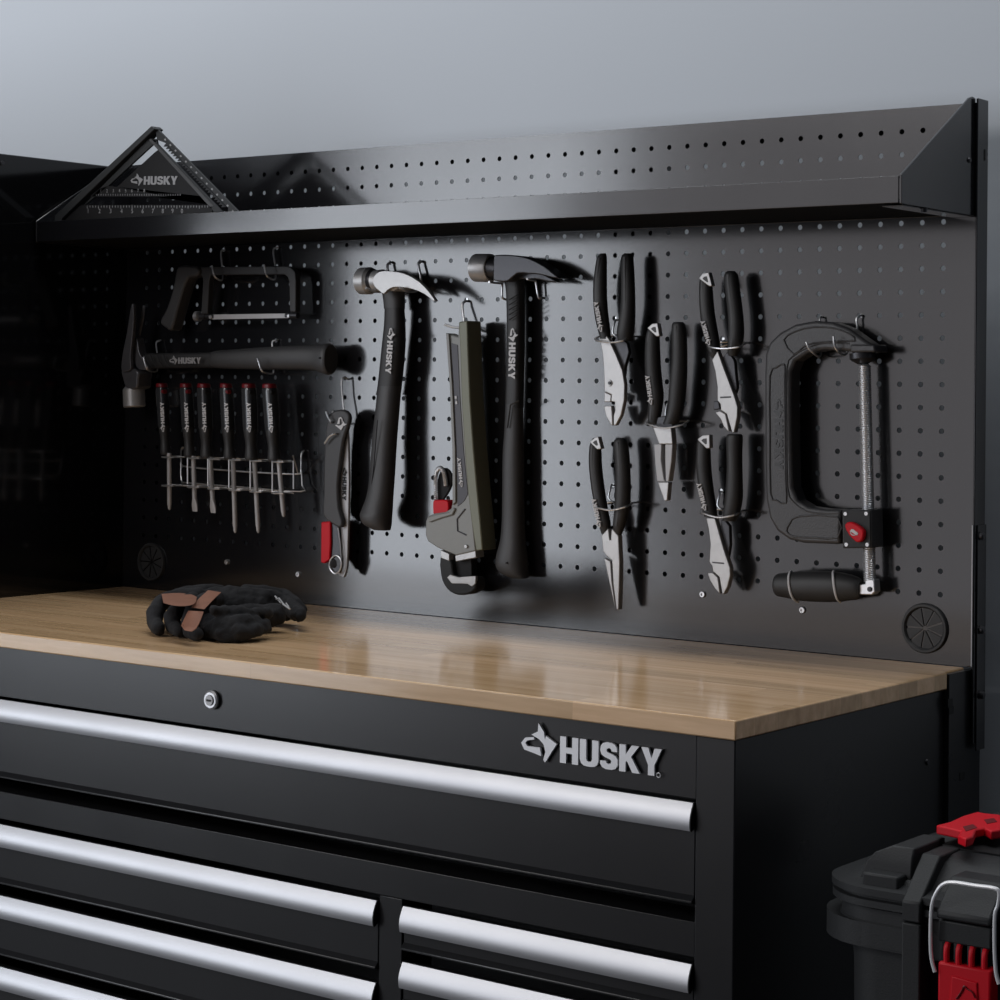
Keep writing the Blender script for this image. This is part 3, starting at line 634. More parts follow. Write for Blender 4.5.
# ------------------------------------------------------------ pliers
def pliers(label, d, left, right, parts, ring, hole, letters, cap=None, pivot=None, dark=True):
    t = rootof('pliers', label, 'pliers', (left[0][0]+right[0][1])/2, left[len(left)//2][2], d, 'pliers hanging in wire rings')
    for side, s in (('l', left), ('r', right)):
        o = obj('handle', vgrip(s, d, .95, e=2.3), M['rubber'] if side == 'r' else M['rubber'], t)
        g = [(a+(b-a)*.13, a+(b-a)*.46, y) for a, b, y in s[1:-1]]
        if side == 'r' : obj('grip_inlay', vgrip(g, d+.0060, .8), M['rubber2'], o)
        else: obj('grip_inlay', vgrip([(a+(b-a)*.06, a+(b-a)*.44, y) for a, b, y in s[1:-1]], d+.0052, .8), M['rubber2'], o)
    if cap: obj('end_loop', pplate(cap, d+.0088, d+.001), M['fsteel'], t, bevel=.0008, label='bright loop end of the left handle')
    if cap:
        cx = sum(p[0] for p in cap)/len(cap); cy = sum(p[1] for p in cap)/len(cap)
        inner = [((x-cx)*.42+cx-.5, (y-cy)*.42+cy) for x, y in cap]
        obj('loop_hole', pplate(inner, d+.0092, d+.0080), M['rubber2'], t)
    for nm, poly, f, bk, mt in parts: obj(nm, pplate(poly, d+f, d+bk), M[mt], t, bevel=.0009)
    if pivot:
        x, y, r = pivot; o = disc((x, y), r, d, d+.0065, M['fsteel'], t, 'pivot_bolt', 20); disc((x, y), r*.5, d+.006, d+.0078, M['dsteel'], o, 'bolt_socket', 12)
    (ax, ay, bx, by) = letters
    obj('lettering', pword((ax+2.6, ay), (bx+2.6, by), d+.0088, 5.0, 1, depth=.0016), M['white'], t)
    (l, yl), (m_, ym), (r, yr) = ring; hx, hy = hole
    w = d+.014
    path = [(hx, hy, -.008), (hx-.4, hy+.2, .003), (hx-2, hy+5, .006), (hx-3, (hy+yr)/2+3, .007), ((l+r)/2+8, yr-3, .008), (r+4, yr-4, .010), (r+1.5, yr-1.5, .025), (r-3, yr+.6, w-.002), (m_, ym, w), (l+5, yl+1.2, w-.002), (l, yl-1, d+.004), (l+3, yl-3, .010), (l+10, yl-4, .007), ((l+r)/2+6, yr-5, .007)]
    hook(path, 'wire ring hook around the '+('middle ' if 'middle' in label else '')+label.split(' hanging')[0].split(' in the')[0], r=.00115)
    return t
pliers('slip joint pliers hanging highest at the left of the pliers group, no bright handle loop', .025,
  [(600.5,606,253.5),(597,606.8,258),(595.2,606.8,268),(593.6,606.8,282),(593.3,607,298),(594.6,608.2,314),(597.5,610,328),(600.5,611,339)],
  [(624,631,253.5),(621.5,633,257),(621,634,268),(621.2,634.8,285),(620.8,635.2,305),(618.8,635,320),(617,634,332),(618,632,341)],
  [('jaw', [(600,339),(604,333),(609.5,340),(611,344),(616,355),(622.5,371),(624.6,385),(624.2,400),(621,415),(616,424.8),(613.6,425.8),(613.4,416),(615,410),(614.6,402),(611,401.5),(611.4,394.5),(604.4,391.5),(603.7,368.5),(602.5,354)], .005, -.002, 'fsteel'),
   ('jaw', [(603.7,406),(611.2,405.6),(612,412),(612.6,425.6),(610.6,424.4),(606,416.5)], .0035, -.004, 'fsteel'),
   ('rear_arm', [(613,343),(617,335),(627,343),(629,352),(625,366),(624,376),(618,362)], .000, -.006, 'dsteel'),
   ('tooth_strip', [(604.2,392),(611.2,395),(610.6,402),(604,402)], .001, -.004, 'fsteel')],
  ((595,340),(612,342.4),(626,340)), (616,320), (601.2,331.5,595.6,300.5), None, (609,383,3.6))
pliers('long nose pliers hanging in the middle of the group, bright joint under the ring', .025,
  [(650,658.6,326),(647,659,332),(645.6,659.6,340),(645,660.2,355),(645.4,661,370),(646.4,662.6,385),(648,663.6,397),(648.4,662,410),(648,660,420),(649,659,424)],
  [(674,683,322),(672,685.4,326),(671.8,686.8,340),(671.8,687.2,358),(670.4,687,375),(669,685.8,392),(668,684,406),(665.5,681,417),(663,678,424)],
  [('joint', [(652.6,427),(671,427),(672.6,444),(659,444.2)], .006, -.004, 'fsteel'),
   ('neck', [(652,418),(664,416),(672,419),(672.5,428),(652,428)], .003, -.005, 'dsteel'),
   ('jaw', [(653.8,444),(661.5,444),(661,460),(664,480),(665.5,481.5),(657,481.5),(655,463)], .004, -.006, 'brush'),
   ('jaw', [(665,444),(672.6,444),(671.4,462),(668.6,481.5),(665.6,481.5),(665,462)], .004, -.006, 'brush'),
   ('tip', [(657.5,482.2),(668.7,482.2),(667,500.8),(664.2,500.8)], .0045, -.004, 'fsteel')],
  ((646.5,424),(665,428),(684,424.5)), (669,401), (651.2,404.5,647.2,374.5), [(647,328),(652,323.6),(657.4,323),(659.6,336),(656.2,336.6)])
pliers('lineman pliers hanging highest at the right of the pliers group', .025,
  [(703,711,274.5),(699.8,712,281),(699.2,712.8,291),(699.4,713.6,302),(700.4,715,315),(702.6,717.6,330),(706,720,344),(709,720.5,352),(711.5,719,358)],
  [(727.5,734.5,271),(724.6,737.6,274.5),(724.4,738.8,282),(726,740.8,296),(727.8,742.8,312),(728.4,744,328),(728,743.4,340),(727.6,740,350),(728.5,737,356)],
  [('jaw', [(717.4,351),(724,368.6),(734,395),(737.6,407),(737.2,417),(734,432.6),(732,432.6),(729.5,424),(726.4,413.8),(720.8,410.2),(720.2,404),(717.2,400.5),(717.2,387),(715,371),(711.8,360)], .0055, -.003, 'fsteel'),
   ('jaw', [(715,412.4),(720,411),(725.4,414),(729.2,431.6),(727,430.5),(723.6,426.6),(720.4,419)], .004, -.004, 'fsteel'),
   ('rear_shoulder', [(713.5,401),(718.5,401),(720,409),(713.5,410)], .001, -.005, 'dsteel'),
   ('rear_arm', [(727,352),(731,355),(734.4,361),(737,388),(735,394),(726,372),(722,358)], .000, -.006, 'dsteel'),
   ('cutter_edge', [(720,396.6),(731,396.2),(731,397.8),(720,398.4)], .0058, .005, 'dsteel')],
  ((708,346.5),(724,348.6),(741.5,346.4)), (723,341), (709.4,344.5,702.4,319.5), [(698.4,278.4),(702.4,273.2),(708.6,272.2),(712,286),(709,286.2)])
pliers('long nose pliers with long thin jaws hanging lowest at the left of the pliers group', .025,
  [(593,600.6,438),(590,601,445),(589.2,601.4,452),(589,601.8,464),(590.2,603.2,478),(592.4,605.4,494),(595.6,608,510),(598.8,610.6,524),(601.6,608.6,534)],
  [(617,625,438),(614,627,442),(614.4,629,452),(615.4,630,466),(615.6,630.6,482),(615.2,630.4,498),(614.2,628.6,513),(613,625,526),(615.5,621.5,535)],
  [('jaw', [(601.4,535.5),(608,528.5),(609.3,540),(610.8,540),(611.4,528.5),(618.4,536),(619,551),(619.6,562),(619.2,582),(618.4,609.8),(616.4,609.8),(613.2,585),(611.8,560),(606.5,556),(603,551)], .005, -.004, 'fsteel'),
   ('jaw', [(604,558),(610.4,561.5),(611.6,580),(615.6,609.6),(612.8,599),(608,577)], .004, -.003, 'fsteel')],
  ((594,507),(611,510.2),(627.5,506.6)), (612,485.5), (599.6,527,593.4,497.5), [(589.4,442),(594,438),(598,436.4),(601.2,448.6),(597.2,449.6)])
pliers('diagonal cutting pliers hanging lowest at the right of the pliers group', .025,
  [(700,709.4,437),(697.4,710,443),(696.8,710.6,452),(696.4,711,465),(697.4,712.2,478),(699.4,714,492),(702,716.4,506),(704.6,717.4,517)],
  [(729,741,434),(726.6,742.6,437),(726.6,742.2,450),(727,742.2,466),(726.4,742.6,482),(725.2,742.6,498),(723.4,740,512),(722.4,736,521)],
  [('jaw', [(706,518),(714.8,518),(723.5,548.4),(730,568),(730.2,576),(727.4,587),(723.6,594.2),(722.2,594.2),(719.2,577),(712.8,571.4),(712,566),(709.2,562),(710.2,544),(708.6,529.6)], .0055, -.003, 'fsteel'),
   ('jaw', [(707.4,573),(712.6,572.6),(717.8,577.6),(719.9,594.2),(714.8,588.6),(709.8,580.4)], .004, -.004, 'fsteel'),
   ('rear_arm', [(721,517),(724,519),(729.4,526),(730,545),(728,558),(720,535)], .000, -.006, 'dsteel'),
   ('cutter_edge', [(712,561.6),(724,562.6),(724,564.2),(712,563.2)], .0058, .005, 'dsteel')],
  ((701,513),(719,517.4),(737,514.6)), (721,492), (705.4,510,698.4,482), [(697,439.4),(702.6,435.2),(709.4,434.6),(709.8,448),(706.4,448.6)])

# ------------------------------------------------------------ C-clamp
t = rootof('c_clamp', 'large black cast C clamp with threaded screw hanging at the right of the pegboard', 'clamp', 820, 430, .022)
outer = [(872, 345), (861, 337.4), (848, 328), (832, 322), (814, 320.8), (794.8, 324.4), (779.8, 332.4), (769.8, 342), (765.0, 354), (764.2, 375), (764.4, 430), (764.8, 480), (765.8, 500), (769.3, 518), (776.8, 531), (788.8, 539.6), (803, 543), (839.8, 544.4)]
inner = [(841,509.6),(825,509.4),(808,507),(797,500),(792,487),(791,450),(790.4,406),(790.4,372),(795,361),(807.6,353),(825,349.6),(849,351.4),(872,352)]
obj('frame', pplate(outer+inner, .034, .010), M['cast'], t, bevel=.0035, seg=3)
def ridge(pts, closed=True, r=.0010, d=.0343, mt='cast'): return obj('rib', T([PX(x, y, -d) for x, y in pts], r, 8, 2, closed), M[mt], t)
ridge([(783.8,340),(795,331.4),(814,327),(835,328.4),(849.4,334),(855,340.6),(832,341.4),(814,343),(803,347),(793.4,354)])
ridge([(784.4,364.6),(776,367.6),(769.8,376),(769.8,430),(770.4,493),(776,500),(786,503),(785.6,480),(785,420),(784.6,380)])
ridge([(798.4,516.4),(837.6,517),(838,537.4),(815,537.6),(794,536.6),(786.6,531),(790,523)])
ridge([(849,343.6),(826,343),(808,347.4),(792,357),(786.6,370),(786.6,430),(787.4,487),(793,501.6),(806,511),(822,513.4),(840,513.4)], False, .0008)
obj('lettering', pword((774.6, 399), (775, 470), .0338, 9.5, 1, depth=.0008), M['emblem'], t, label='dark lettering cast in the frame')
obj('anvil', pplate([(850,344.5),(874,344.5),(875.5,352),(850,352.4)], .038, .006), M['cast'], t, bevel=.002)
SX = (.0072,)
a, b = PX(862.5, 353, -.022), PX(863.2, 364, -.022)
obj('swivel_pad', L(a, b, [(0, .0145), (.5, .0145), (.7, .012), (1, .006)], 28), M['dsteel'], t)
# threaded screw
p0, p1 = PX(864.6, 363, -.022), PX(870, 582, -.022); Ls = (p1-p0).length; R_ = .0072
bm = bmesh.new(); u = Vector((1, 0, 0)); w = Vector((0, 1, 0)); turns = int(Ls/.0024); n = 16; prev = None
for i in range(turns*8+1):
    q = i/(turns*8); c = p0.lerp(p1, q); rr = []
    for k in range(n):
        ph = 2*math.pi*k/n; s = (i/8-k/n) % 1.0; r = R_-.0012*abs(2*s-1)
        if q < .012: r *= .35+q/.012*.65
        rr.append(bm.verts.new(c+(u*math.cos(ph)+w*math.sin(ph))*r))
    if prev:
        for k in range(n): bm.faces.new((prev[k], prev[(k+1) % n], rr[(k+1) % n], rr[k]))
    else: bm.faces.new(rr)
    prev = rr
bm.faces.new(prev[::-1])
obj('screw', bm, M['zinc'], t, sharp=60, label='bright threaded screw')
blk = obj('release_block', pplate([(842,510),(871,509.8),(872,548),(842.6,548.4)], .036, .008), M['cast'], t, bevel=.0012)
obj('cover_plate', pplate([(843,511),(869.6,510.8),(870.4,547),(843.6,547.4)], .0374, .0358), M['plast'], blk, bevel=.0004)
for q in ((845.6,513.8),(866.4,513.6),(846.6,544.6),(867.4,544.6)):
    p = PX(*q, -.0374); obj('plate_screw', L((p.x, -.0370, p.z), (p.x, -.0384, p.z), [(0, .0023), (.99, .0021), (1, .0009), (.7, .0008)], 12), M['chrome'], blk)
rb = obj('release_button', pplate([(844.6,526),(846.5,522.8),(851.5,522.2),(860,527.2),(863.4,531.6),(862.6,538.6),(859.6,541.8),(855.4,541.6),(848,534)], .0435, .036, 2), M['red'], blk, bevel=.0015, label='red release button')
obj('button_mark', T([PX(853.8+3.4*math.cos(a_*.7), 532+3.4*math.sin(a_*.7), -.0438) for a_ in range(7)], .0006, 6), M['white'], rb)
obj('button_mark', pplate([(849.5,531),(853,529),(858,533.5),(857,535.5)], .0441, .0434), M['white'], rb)
obj('yoke', pplate([(857,585),(864.8,583.8),(865,579.6),(874,579.6),(875,592),(871.5,595),(857.4,594.6)], .029, .015), M['zinc'], t, bevel=.0012)
disc((869, 589.4), 2.6, .028, .031, M['dsteel'], t, 'yoke_pin')
obj('swing_handle', hgrip([(775.5,576.5,591.5),(778,573.6,596),(787,572.4,598),(800,571,600.8),(820,570.8,602),(838,572,602),(850,574.4,600.6),(858,577.5,599.6),(861.6,580.5,598)], .024, .85, e=2.1), M['rubber'], t)
def band(x0, bow):
    pts = []
    for k in range(9):
        ph = math.pi*(k/8)*.98+.03; y = 586.5-15.4*math.cos(ph); bb = PX(x0, 586.5, -.024); p = PX(x0+bow*(1-((k-4)/4)**2)+ (k/8)*7*(1 if bow < 0 else -.9), y, -.024-.0146*math.sin(ph)); pts.append(p)
    return obj('grip_band', T(pts, .0014, 6, 2), M['white'], t, label='pale band around the swing handle')
band(791.5, -6); band(833.5, -3)
hook([(822,317.2,-.008),(821.6,317.2,.003),(819.6,319,.0075),(820.4,335,.008),(821,352,.008),(819,356.5,.014),(814,353.6,.036),(809,348.5,.0415),(806,342,.042)], 'left wire hook under the top arch of the C clamp')
hook([(861.6,315.4,-.008),(861,315.4,.003),(856.6,319,.0075),(857,330,.007),(850,345,.0075),(846,354,.009),(842,354.5,.016),(838,351.6,.036),(834.4,345,.0415),(833.4,336.6,.042)], 'right wire hook under the top arch of the C clamp')

# ------------------------------------------------------------ speed square on the shelf
YS = .156
t = rootof('speed_square', 'dark triangular speed square standing on the left end of the shelf', 'speed square', 150, 200, YS)
zb = 1.4425
def sq(poly, f=.0015, b=-.0015):
    return [P2(x, y, -YS) for x, y in poly], f, b
def splate(name, polys, mt, f, b, bev=0):
    bm = bmesh.new()
    for poly in polys: prism(bm, [(x, max(z, zb)) for x, z in (P2(x, y, -YS) for x, y in poly)], -YS-f, -YS+b)
    return obj(name, bm, M[mt], t, bevel=bev)
splate('blade', [
  [(156,127.5),(159,130),(241,213.5),(241,232),(229,232),(229,208),(166,143),(158,140)],
  [(149.5,139),(157,139),(158,144),(223,212),(223,232),(214,232),(214,211)],
  [(150,138),(157.5,141),(110,185),(92,200),(84,206),(75,215)]], 'plast', .0016, .0016)
splate('scale_plate', [
  [(155.5,152.5),(159.5,149.5),(213,205),(206,196.6),(90,196.6),(99,189.5),(109,186),(118,187)],
  [(82,205),(212,205),(216,232),(60,232),(62,219)]], 'plast2', .0016, .0016)
splate('fence', [[(155.5,126.5),(159,129.5),(66,219),(66,232),(58,232),(59,216)]], 'plast', .0080, .009, .001)
bm = bmesh.new()
for k in range(26):
    q = k/26; x = 166+(226-166)*q; y = 144+(207-144)*q
    prism(bm, [P2(*c_, -YS) for c_ in ((x, y), (x+2.2, y+2.3), (x-1.8, y+2.6))], -YS-.0014, -YS+.0014)
obj('protractor_teeth', bm, M['plast'], t)
splate('edge_rib', [[(150,140),(152.5,139),(214.5,206),(211,207)]], 'rubber2', .0022, 0)
obj('lettering', pword((130.5, 184.8), (178, 184.6), YS+.0016, 8.4, 1, depth=.0004), M['grey'], t)
def font(s, loc, size, mt, parent, name='scale_marks', ux=Vector((1, 0, 0)), extra=None):
    cu = bpy.data.curves.new('f', 'FONT'); cu.body = s; cu.size = size; cu.extrude = .0001; o = bpy.data.objects.new('f', cu); COL.objects.link(o)
    bpy.context.view_layer.update(); me = bpy.data.meshes.new_from_object(o.evaluated_get(bpy.context.evaluated_depsgraph_get()))
    bpy.data.objects.remove(o); bpy.data.curves.remove(cu)
    bm = bmesh.new(); bm.from_mesh(me); bpy.data.meshes.remove(me)
    bmesh.ops.transform(bm, matrix=Matrix(((1,0,0,0),(0,0,-1,0),(0,1,0,0),(0,0,0,1))), verts=bm.verts)
    bmesh.ops.translate(bm, vec=Vector(loc), verts=bm.verts)
    return obj(name, bm, mt, parent)
bm = bmesh.new(); f0 = YS+.0019
def tick(x, y0, y1, w=.5): prism(bm, [P2(*c_, -YS) for c_ in ((x, y0), (x+w, y0), (x+w, y1), (x, y1))], -f0, -YS-.0014)
for k in range(44): tick(88+k*2.8, 205.6, 207.6 if k % 4 else 208.6, .45)
for k in range(36): tick(97+k*2.4, 194, 195.8, .4)
obj('graduations', bm, M['grey'], t)
for i, c_ in enumerate('1234567890'):
    p = PX(87+i*11.5-i*i*.12, 213.2, -f0); font(c_, p, .0085, M['grey'], t)
for i, c_ in enumerate('12345678'):
    p = PX(100+i*6.2, 192.4, -f0); font(c_, p, .0065, M['grey'], t)
bm = bmesh.new()
for k in range(14):
    x = 165+k*5.2; y = 139.5+k*5.5; prism(bm, [P2(*c_, -YS) for c_ in ((x, y), (x+1.2, y-1), (x+2.2, y+.6), (x+1, y+1.4))], -f0, -YS-.0014)
obj('angle_marks', bm, M['grey'], t)

# ------------------------------------------------------------ work gloves on the worktop
t = thing('work_gloves', 'pair of black knit work gloves with brown leather finger pads lying on the worktop', 'gloves', (.47, -.31, .9512))
def blob(bm, c, r, sc=(1, 1, 1)):
    bmesh.ops.create_icosphere(bm, subdivisions=3, radius=1, matrix=Matrix.Translation(c) @ Matrix.Diagonal((r*sc[0], r*sc[1], r*sc[2], 1)))
def G(px, py, h): return PZ(px, py, .9520+h)
def limb(bm, pts, n=6):
    """chain of (px, py, height, radius) swellings, never sinking below the worktop"""
    q = [(G(x, y, max(h, r)), r) for x, y, h, r in pts]
    for (a, ra), (b, rb) in zip(q, q[1:]):
        for k in range(n): f = k/n; blob(bm, a.lerp(b, f), ra+(rb-ra)*f)
    blob(bm, *q[-1])
def organic(name, bm, mt, parent, voxel=.0019, disp=.0028, scale=.020):
    o = obj(name, bm, M[mt], parent, sharp=180)
    r = o.modifiers.new('merge', 'REMESH'); r.mode = 'VOXEL'; r.voxel_size = voxel; r.use_smooth_shade = True
    s_ = o.modifiers.new('relax', 'SMOOTH'); s_.factor = .5; s_.iterations = 3
    for k, (sc_, st_) in enumerate(((scale, disp*2.6), (scale*.35, disp*.9))):
        tx = bpy.data.textures.new('folds', 'CLOUDS'); tx.noise_scale = sc_; tx.noise_depth = 1
        d_ = o.modifiers.new('folds', 'DISPLACE'); d_.texture = tx; d_.strength = st_; d_.mid_level = .5
    return o
bm = bmesh.new()
limb(bm, [(214,609,.022,.018),(236,607,.024,.020),(258,608,.022,.019),(277,608,.020,.015),(290,610,.020,.012)], 8)     # back of the hand
limb(bm, [(212,598,.034,.012),(236,597,.036,.013),(260,598,.034,.012),(282,602,.028,.011),(296,610,.022,.009)], 8)
limb(bm, [(222,620,.016,.016),(244,619,.016,.017),(262,617,.018,.016),(276,615,.020,.013)], 7)
limb(bm, [(212,624,.014,.0135),(222,628,.013,.014),(240,628,.014,.015),(252,626,.015,.013)], 6)                          # thumb and heel of the palm
limb(bm, [(206,610,.024,.012),(205,622,.014,.012),(210,632,.009,.009),(224,635,.008,.008),(242,635,.008,.008)], 6)
limb(bm, [(216,611,.034,.007),(232,612,.032,.007),(250,613,.030,.006),(268,614,.026,.006)], 7); limb(bm, [(238,632,.012,.009),(254,631,.012,.009),(266,626,.014,.008)], 5)
limb(bm, [(288,607,.022,.012),(297,612,.020,.010),(300,614,.020,.009)], 5)
organic('hand', bm, 'cloth', t)
def finger(pts, nm='finger'):
    bm = bmesh.new(); limb(bm, pts, 7); return organic(nm, bm, 'cloth', t, .0018, .0012)
finger([(216,600,.034,.0115),(203,602,.034,.0115),(194,611,.026,.0110),(189,622,.016,.0105),(190,631,.009,.0090),(198,634,.008,.0075)])
finger([(208,598,.034,.011),(192,600,.034,.0105),(180,606,.030,.0105),(172,617,.020,.0100),(173,627,.010,.0092),(180,631,.008,.0080)])
finger([(198,596,.038,.011),(178,597,.036,.0105),(162,602,.032,.0105),(155,613,.022,.0105),(154.5,623,.012,.0098),(159,629,.008,.0080)])
finger([(220,592,.040,.009),(204,591,.042,.009),(190,592,.040,.009),(178,595,.038,.008)])
finger([(246,591,.040,.008),(266,591,.040,.0075),(284,594,.036,.007),(297,603,.028,.007),(303,610,.020,.006)], 'cuff')
def pad(rows, dh=.0):
    """leather sewn over the outside of a finger: rows of (left, right) points with their height"""
    V = []
    for (xl, yl), (xr, yr), h in rows:
        r_ = []
        for k in range(7):
            p = G(xl+(xr-xl)*k/6, yl+(yr-yl)*k/6, h); to = (CAM-p).normalized(); p = p+to*(.0030+.0045*math.sin(math.pi*k/6)); r_.append(p)
        V.append(r_)
    sh = -(CAM-V[0][0]).normalized()*.007; bm = bmesh.new(); n = len(V)
    A = [[bm.verts.new(p) for p in r] for r in V]; Bk = [[bm.verts.new(p+sh) for p in r] for r in V]
    for i in range(n-1):
        for k in range(6):
            bm.faces.new((A[i][k], A[i][k+1], A[i+1][k+1], A[i+1][k])); bm.faces.new((Bk[i][k], Bk[i+1][k], Bk[i+1][k+1], Bk[i][k+1]))
        bm.faces.new((A[i][0], A[i+1][0], Bk[i+1][0], Bk[i][0])); bm.faces.new((A[i][6], Bk[i][6], Bk[i+1][6], A[i+1][6]))
    for k in range(6):
        bm.faces.new((A[0][k], Bk[0][k], Bk[0][k+1], A[0][k+1])); bm.faces.new((A[-1][k], A[-1][k+1], Bk[-1][k+1], Bk[-1][k]))
    return obj('leather_pad', bm, M['leather'], t, bevel=.0008, sub=1, label='brown leather finger pad')
pad([((161.5,594),(163.5,603),.042), ((171,592.5),(173.5,606),.042), ((182,593),(185,606.5),.042), ((192,594),(193,605),.042), ((197,597),(196,602),.042)])
pad([((208,590),(221.5,592.2),.046), ((202,595.5),(215,598),.044), ((195.5,601.5),(209,604.5),.040), ((191,607.5),(204.5,609.5),.036)])
pad([((188,610.5),(204,611.5),.036), ((184.5,618),(201,620),.028), ((181,625.5),(197,628.5),.019), ((184.5,630.5),(192,631.8),.016)])
bm = bmesh.new()
for (x0, y0, x1, y1, w) in ((269,594,275,598,.0009),(274,595,281,603,.0011),(279,598,285,606,.0009),(283,604,290,609,.0012),(276,599,280,600,.0008),(286,603,289,607,.0008)):
    a, b = G(x0, y0, .036), G(x1, y1, .032); to = (CAM-a).normalized()*.010; tube(bm, [a+to, b+to], w, 5)
obj('print', bm, M['grey'], t)

# ------------------------------------------------------------ rugged toolbox beside the chest
tb = thing('toolbox', 'rugged charcoal plastic toolbox with red latch and pale wire bail right of the tool chest', 'toolbox', (1.66, -.33, 0))
YB = -.50; XL, XR, YK = 1.366, 1.93, -.165
def zp(py, px=900): return PX(px, py, YB).z
def rrect(x0, x1, y0, y1, r, n=8):
    out = []
    for cx, cy, a0 in ((x1-r, y1-r, 0), (x0+r, y1-r, 90), (x0+r, y0+r, 180), (x1-r, y0+r, 270)):
        for k in range(n+1): a = math.radians(a0+90*k/n); out.append((cx+r*math.cos(a), cy+r*math.sin(a)))
    return out
def tier(st):
    """stack of rounded rectangles: (inset, z)"""
    return loft([[(x, y, z) for x, y in rrect(XL+i, XR-i, YB+i*.8, YK-i*.8, max(.055-i, .01))] for i, z in st])
body = obj('body', tier([(.020,.0),(.020,.60),(.018,zp(975)),(.016,zp(955)),(.004,zp(953)),(.004,zp(930)),(.006,zp(928)),(.006,zp(915))]), M['plast'], tb, sharp=30)
band_ = obj('side_handle_band', loft([[(x, y, z) for x, y in rrect(XL-.013, XL+.3, YB+.004, YK-.02, .06)] for z in (zp(955), zp(953), zp(932), zp(930))]), M['plast'], tb, sharp=30)
lid = obj('lid', tier([(.006,zp(913.5)),(-.003,zp(912)),(-.003,zp(905)),(.003,zp(904)),(.003,zp(901)),(-.004,zp(900)),(-.004,zp(893)),(.006,zp(891)),(.018,zp(889)),(.034,zp(876)),(.050,zp(866)),(.066,zp(861)),(.080,zp(860))]), M['plast'], tb, sharp=30)
obj('lid_panel', tier([(.085,zp(861)),(.085,zp(858)),(.09,zp(857))]), M['plast2'], lid, sharp=30)
# corner guards
def guard(pa, pb):
    xa, xb = PX(pa, 905, YB-.008).x, PX(pb, 905, YB-.008).x
    g = bmesh.new()
    def slab(prof):
        a = [g.verts.new((xa, y, z)) for y, z in prof]; b = [g.verts.new((xb, y, z)) for y, z in prof]
        g.faces.new(a); g.faces.new(b[::-1]); n = len(prof)
        for i in range(n): g.faces.new((a[i], b[i], b[(i+1) % n], a[(i+1) % n]))
    slab([(YB-.008, zp(918)), (YB-.008, zp(898)), (YB+.030, zp(858)), (YB+.07, zp(858)), (YB+.07, zp(918))])
    slab([(YB-.008, .0), (YB-.008, zp(919)), (YB+.04, zp(919)), (YB+.04, 0)])
    return obj('corner_guard', g, M['plast'], tb, bevel=.0015)
guard(901.5, 920); guard(1120, 1140)
obj('lid_rib', loft([[(x, y, z) for x, y in ((XL+i, YB+.012+i*.2), (1.450, YB+.012+i*.2), (1.450, YB+.085), (XL+i, YB+.085))] for i, z in ((.034, zp(892)), (.040, zp(872)), (.048, zp(862)), (.064, zp(853)))]), M['plast'], lid, bevel=.0015)
obj('lid_rib', B(XL+.045, 1.445, YB+.004, YB+.04, zp(899), zp(879)), M['plast'], lid, bevel=.002)
# front recess and latch
def xf(px, y=YB-.02): return PX(px, 930, y).x
def zf(py, y=YB-.02): return PX(960, py, y).z
lat = obj('latch', loft([[(x, y, z) for x, y, z in r] for r in (
    [(xf(938), YB-.020, zf(945)), (xf(991), YB-.020, zf(945)), (xf(991), YB+.01, zf(945)), (xf(938), YB+.01, zf(945))],
    [(xf(938), YB-.020, zf(923)), (xf(991), YB-.020, zf(923)), (xf(991), YB+.01, zf(923)), (xf(938), YB+.01, zf(923))])]), M['plast'], tb, bevel=.0015)
g = bmesh.new(); prof = [(YB-.024, zf(921)), (YB-.024, zf(914)), (YB+.004, zf(884)), (YB+.03, zf(884)), (YB+.03, zf(921))]
a = [g.verts.new((xf(938), y, z)) for y, z in prof]; b = [g.verts.new((xf(992), y, z)) for y, z in prof]
g.faces.new(a); g.faces.new(b[::-1])
for i in range(5): g.faces.new((a[i], b[i], b[(i+1) % 5], a[(i+1) % 5]))
obj('latch_hood', g, M['plast'], lat, bevel=.002)
for px in (940, 953.5, 966.5, 980):
    obj('latch_finger', B(xf(px), xf(px+6), YB-.019, YB-.004, zf(966), zf(944)), M['plast'], lat, bevel=.001)
rd = obj('red_latch', B(xf(940), xf(993), YB-.024, YB-.008, zf(1030), zf(964)), M['red'], tb, bevel=.002, label='red latch plate with four prongs')
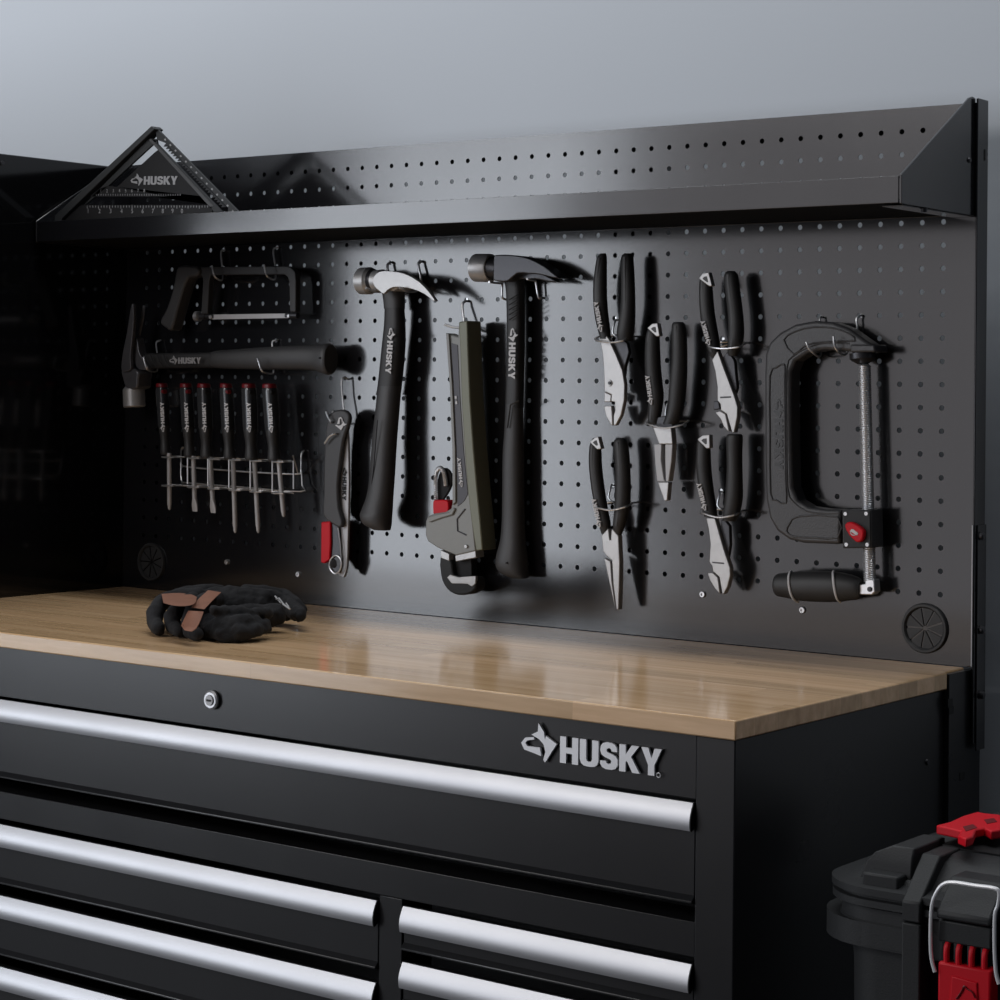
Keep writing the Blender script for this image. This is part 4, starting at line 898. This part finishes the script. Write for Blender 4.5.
for px in (947, 959, 972, 985):
    obj('prong', T([(xf(px), YB-.020, zf(970)), (xf(px), YB-.020, zf(950)), (xf(px), YB-.014, zf(944))], .0026, 10, 3), M['red'], rd)
obj('raised_panel', loft([[(xf(a_), YB-.0235-d_, zf(b_)) for a_, b_ in ((950+i_, 1030), (984-i_, 1030), (981-i_, 977+i_), (954+i_, 975+i_))] for i_, d_ in ((0, 0), (1.5, .002))]), M['red'], rd, bevel=.0004)
obj('latch_mark', T([PX(x, y, YB-.0265) for x, y in ((956,999),(961,992),(964,986),(967,989),(972,992),(975,998))], .0006, 6, 3), M['dred'], rd)
for px0, sgn in ((932, 1),):
    pts = [(935,972),(931.5,958),(930.5,935),(932,905),(938,890),(945,883.5),(955,882.5),(975,885.6),(993,888),(999,892),(998,905),(995,915),(994.5,945),(996,972),(999,984)]
    obj('wire_bail', T([PX(x, y, YB-.026) for x, y in pts], .0017, 8, 4), M['silver'], tb, label='pale wire bail around the latch')
# red clip on the lid
zt = zp(856)+.002
def pt(px, py): p = PZ(px, py, zt+.012); return (p.x, p.y)
cl = bmesh.new()
def hz(poly, z0, z1):
    a = [cl.verts.new((*pt(*q), z0)) for q in poly]; b = [cl.verts.new((*pt(*q), z1)) for q in poly]
    cl.faces.new(a); cl.faces.new(b[::-1]); n = len(poly)
    for i in range(n): cl.faces.new((a[i], b[i], b[(i+1) % n], a[(i+1) % n]))
hz([(936,825),(950,821.5),(963,815.5),(977,811.5),(985,813),(1000,814.5),(1010,822),(1004,829),(991,831),(985,827.5),(976,829),(973,836),(966,838.5),(958,835),(961,830.5),(948,827.5)], zt+.004, zt+.012)
rc = obj('lid_clip', cl, M['red'], tb, bevel=.0015, label='red clip on top of the lid')
cl = bmesh.new(); hz([(963,827),(973,824.5),(977,828),(966,831.5)], zt+.0115, zt+.0125); hz([(984,820),(994,818.5),(997,822),(987,824)], zt+.0115, zt+.0125)
obj('clip_pocket', cl, M['dred'], rc)
c0 = PZ(968, 828, zt); obj('clip_stem', L((c0.x+.01, c0.y, zt-.006), (c0.x+.01, c0.y, zt+.006), [(0, .012), (1, .012)], 16), M['plast2'], rc)
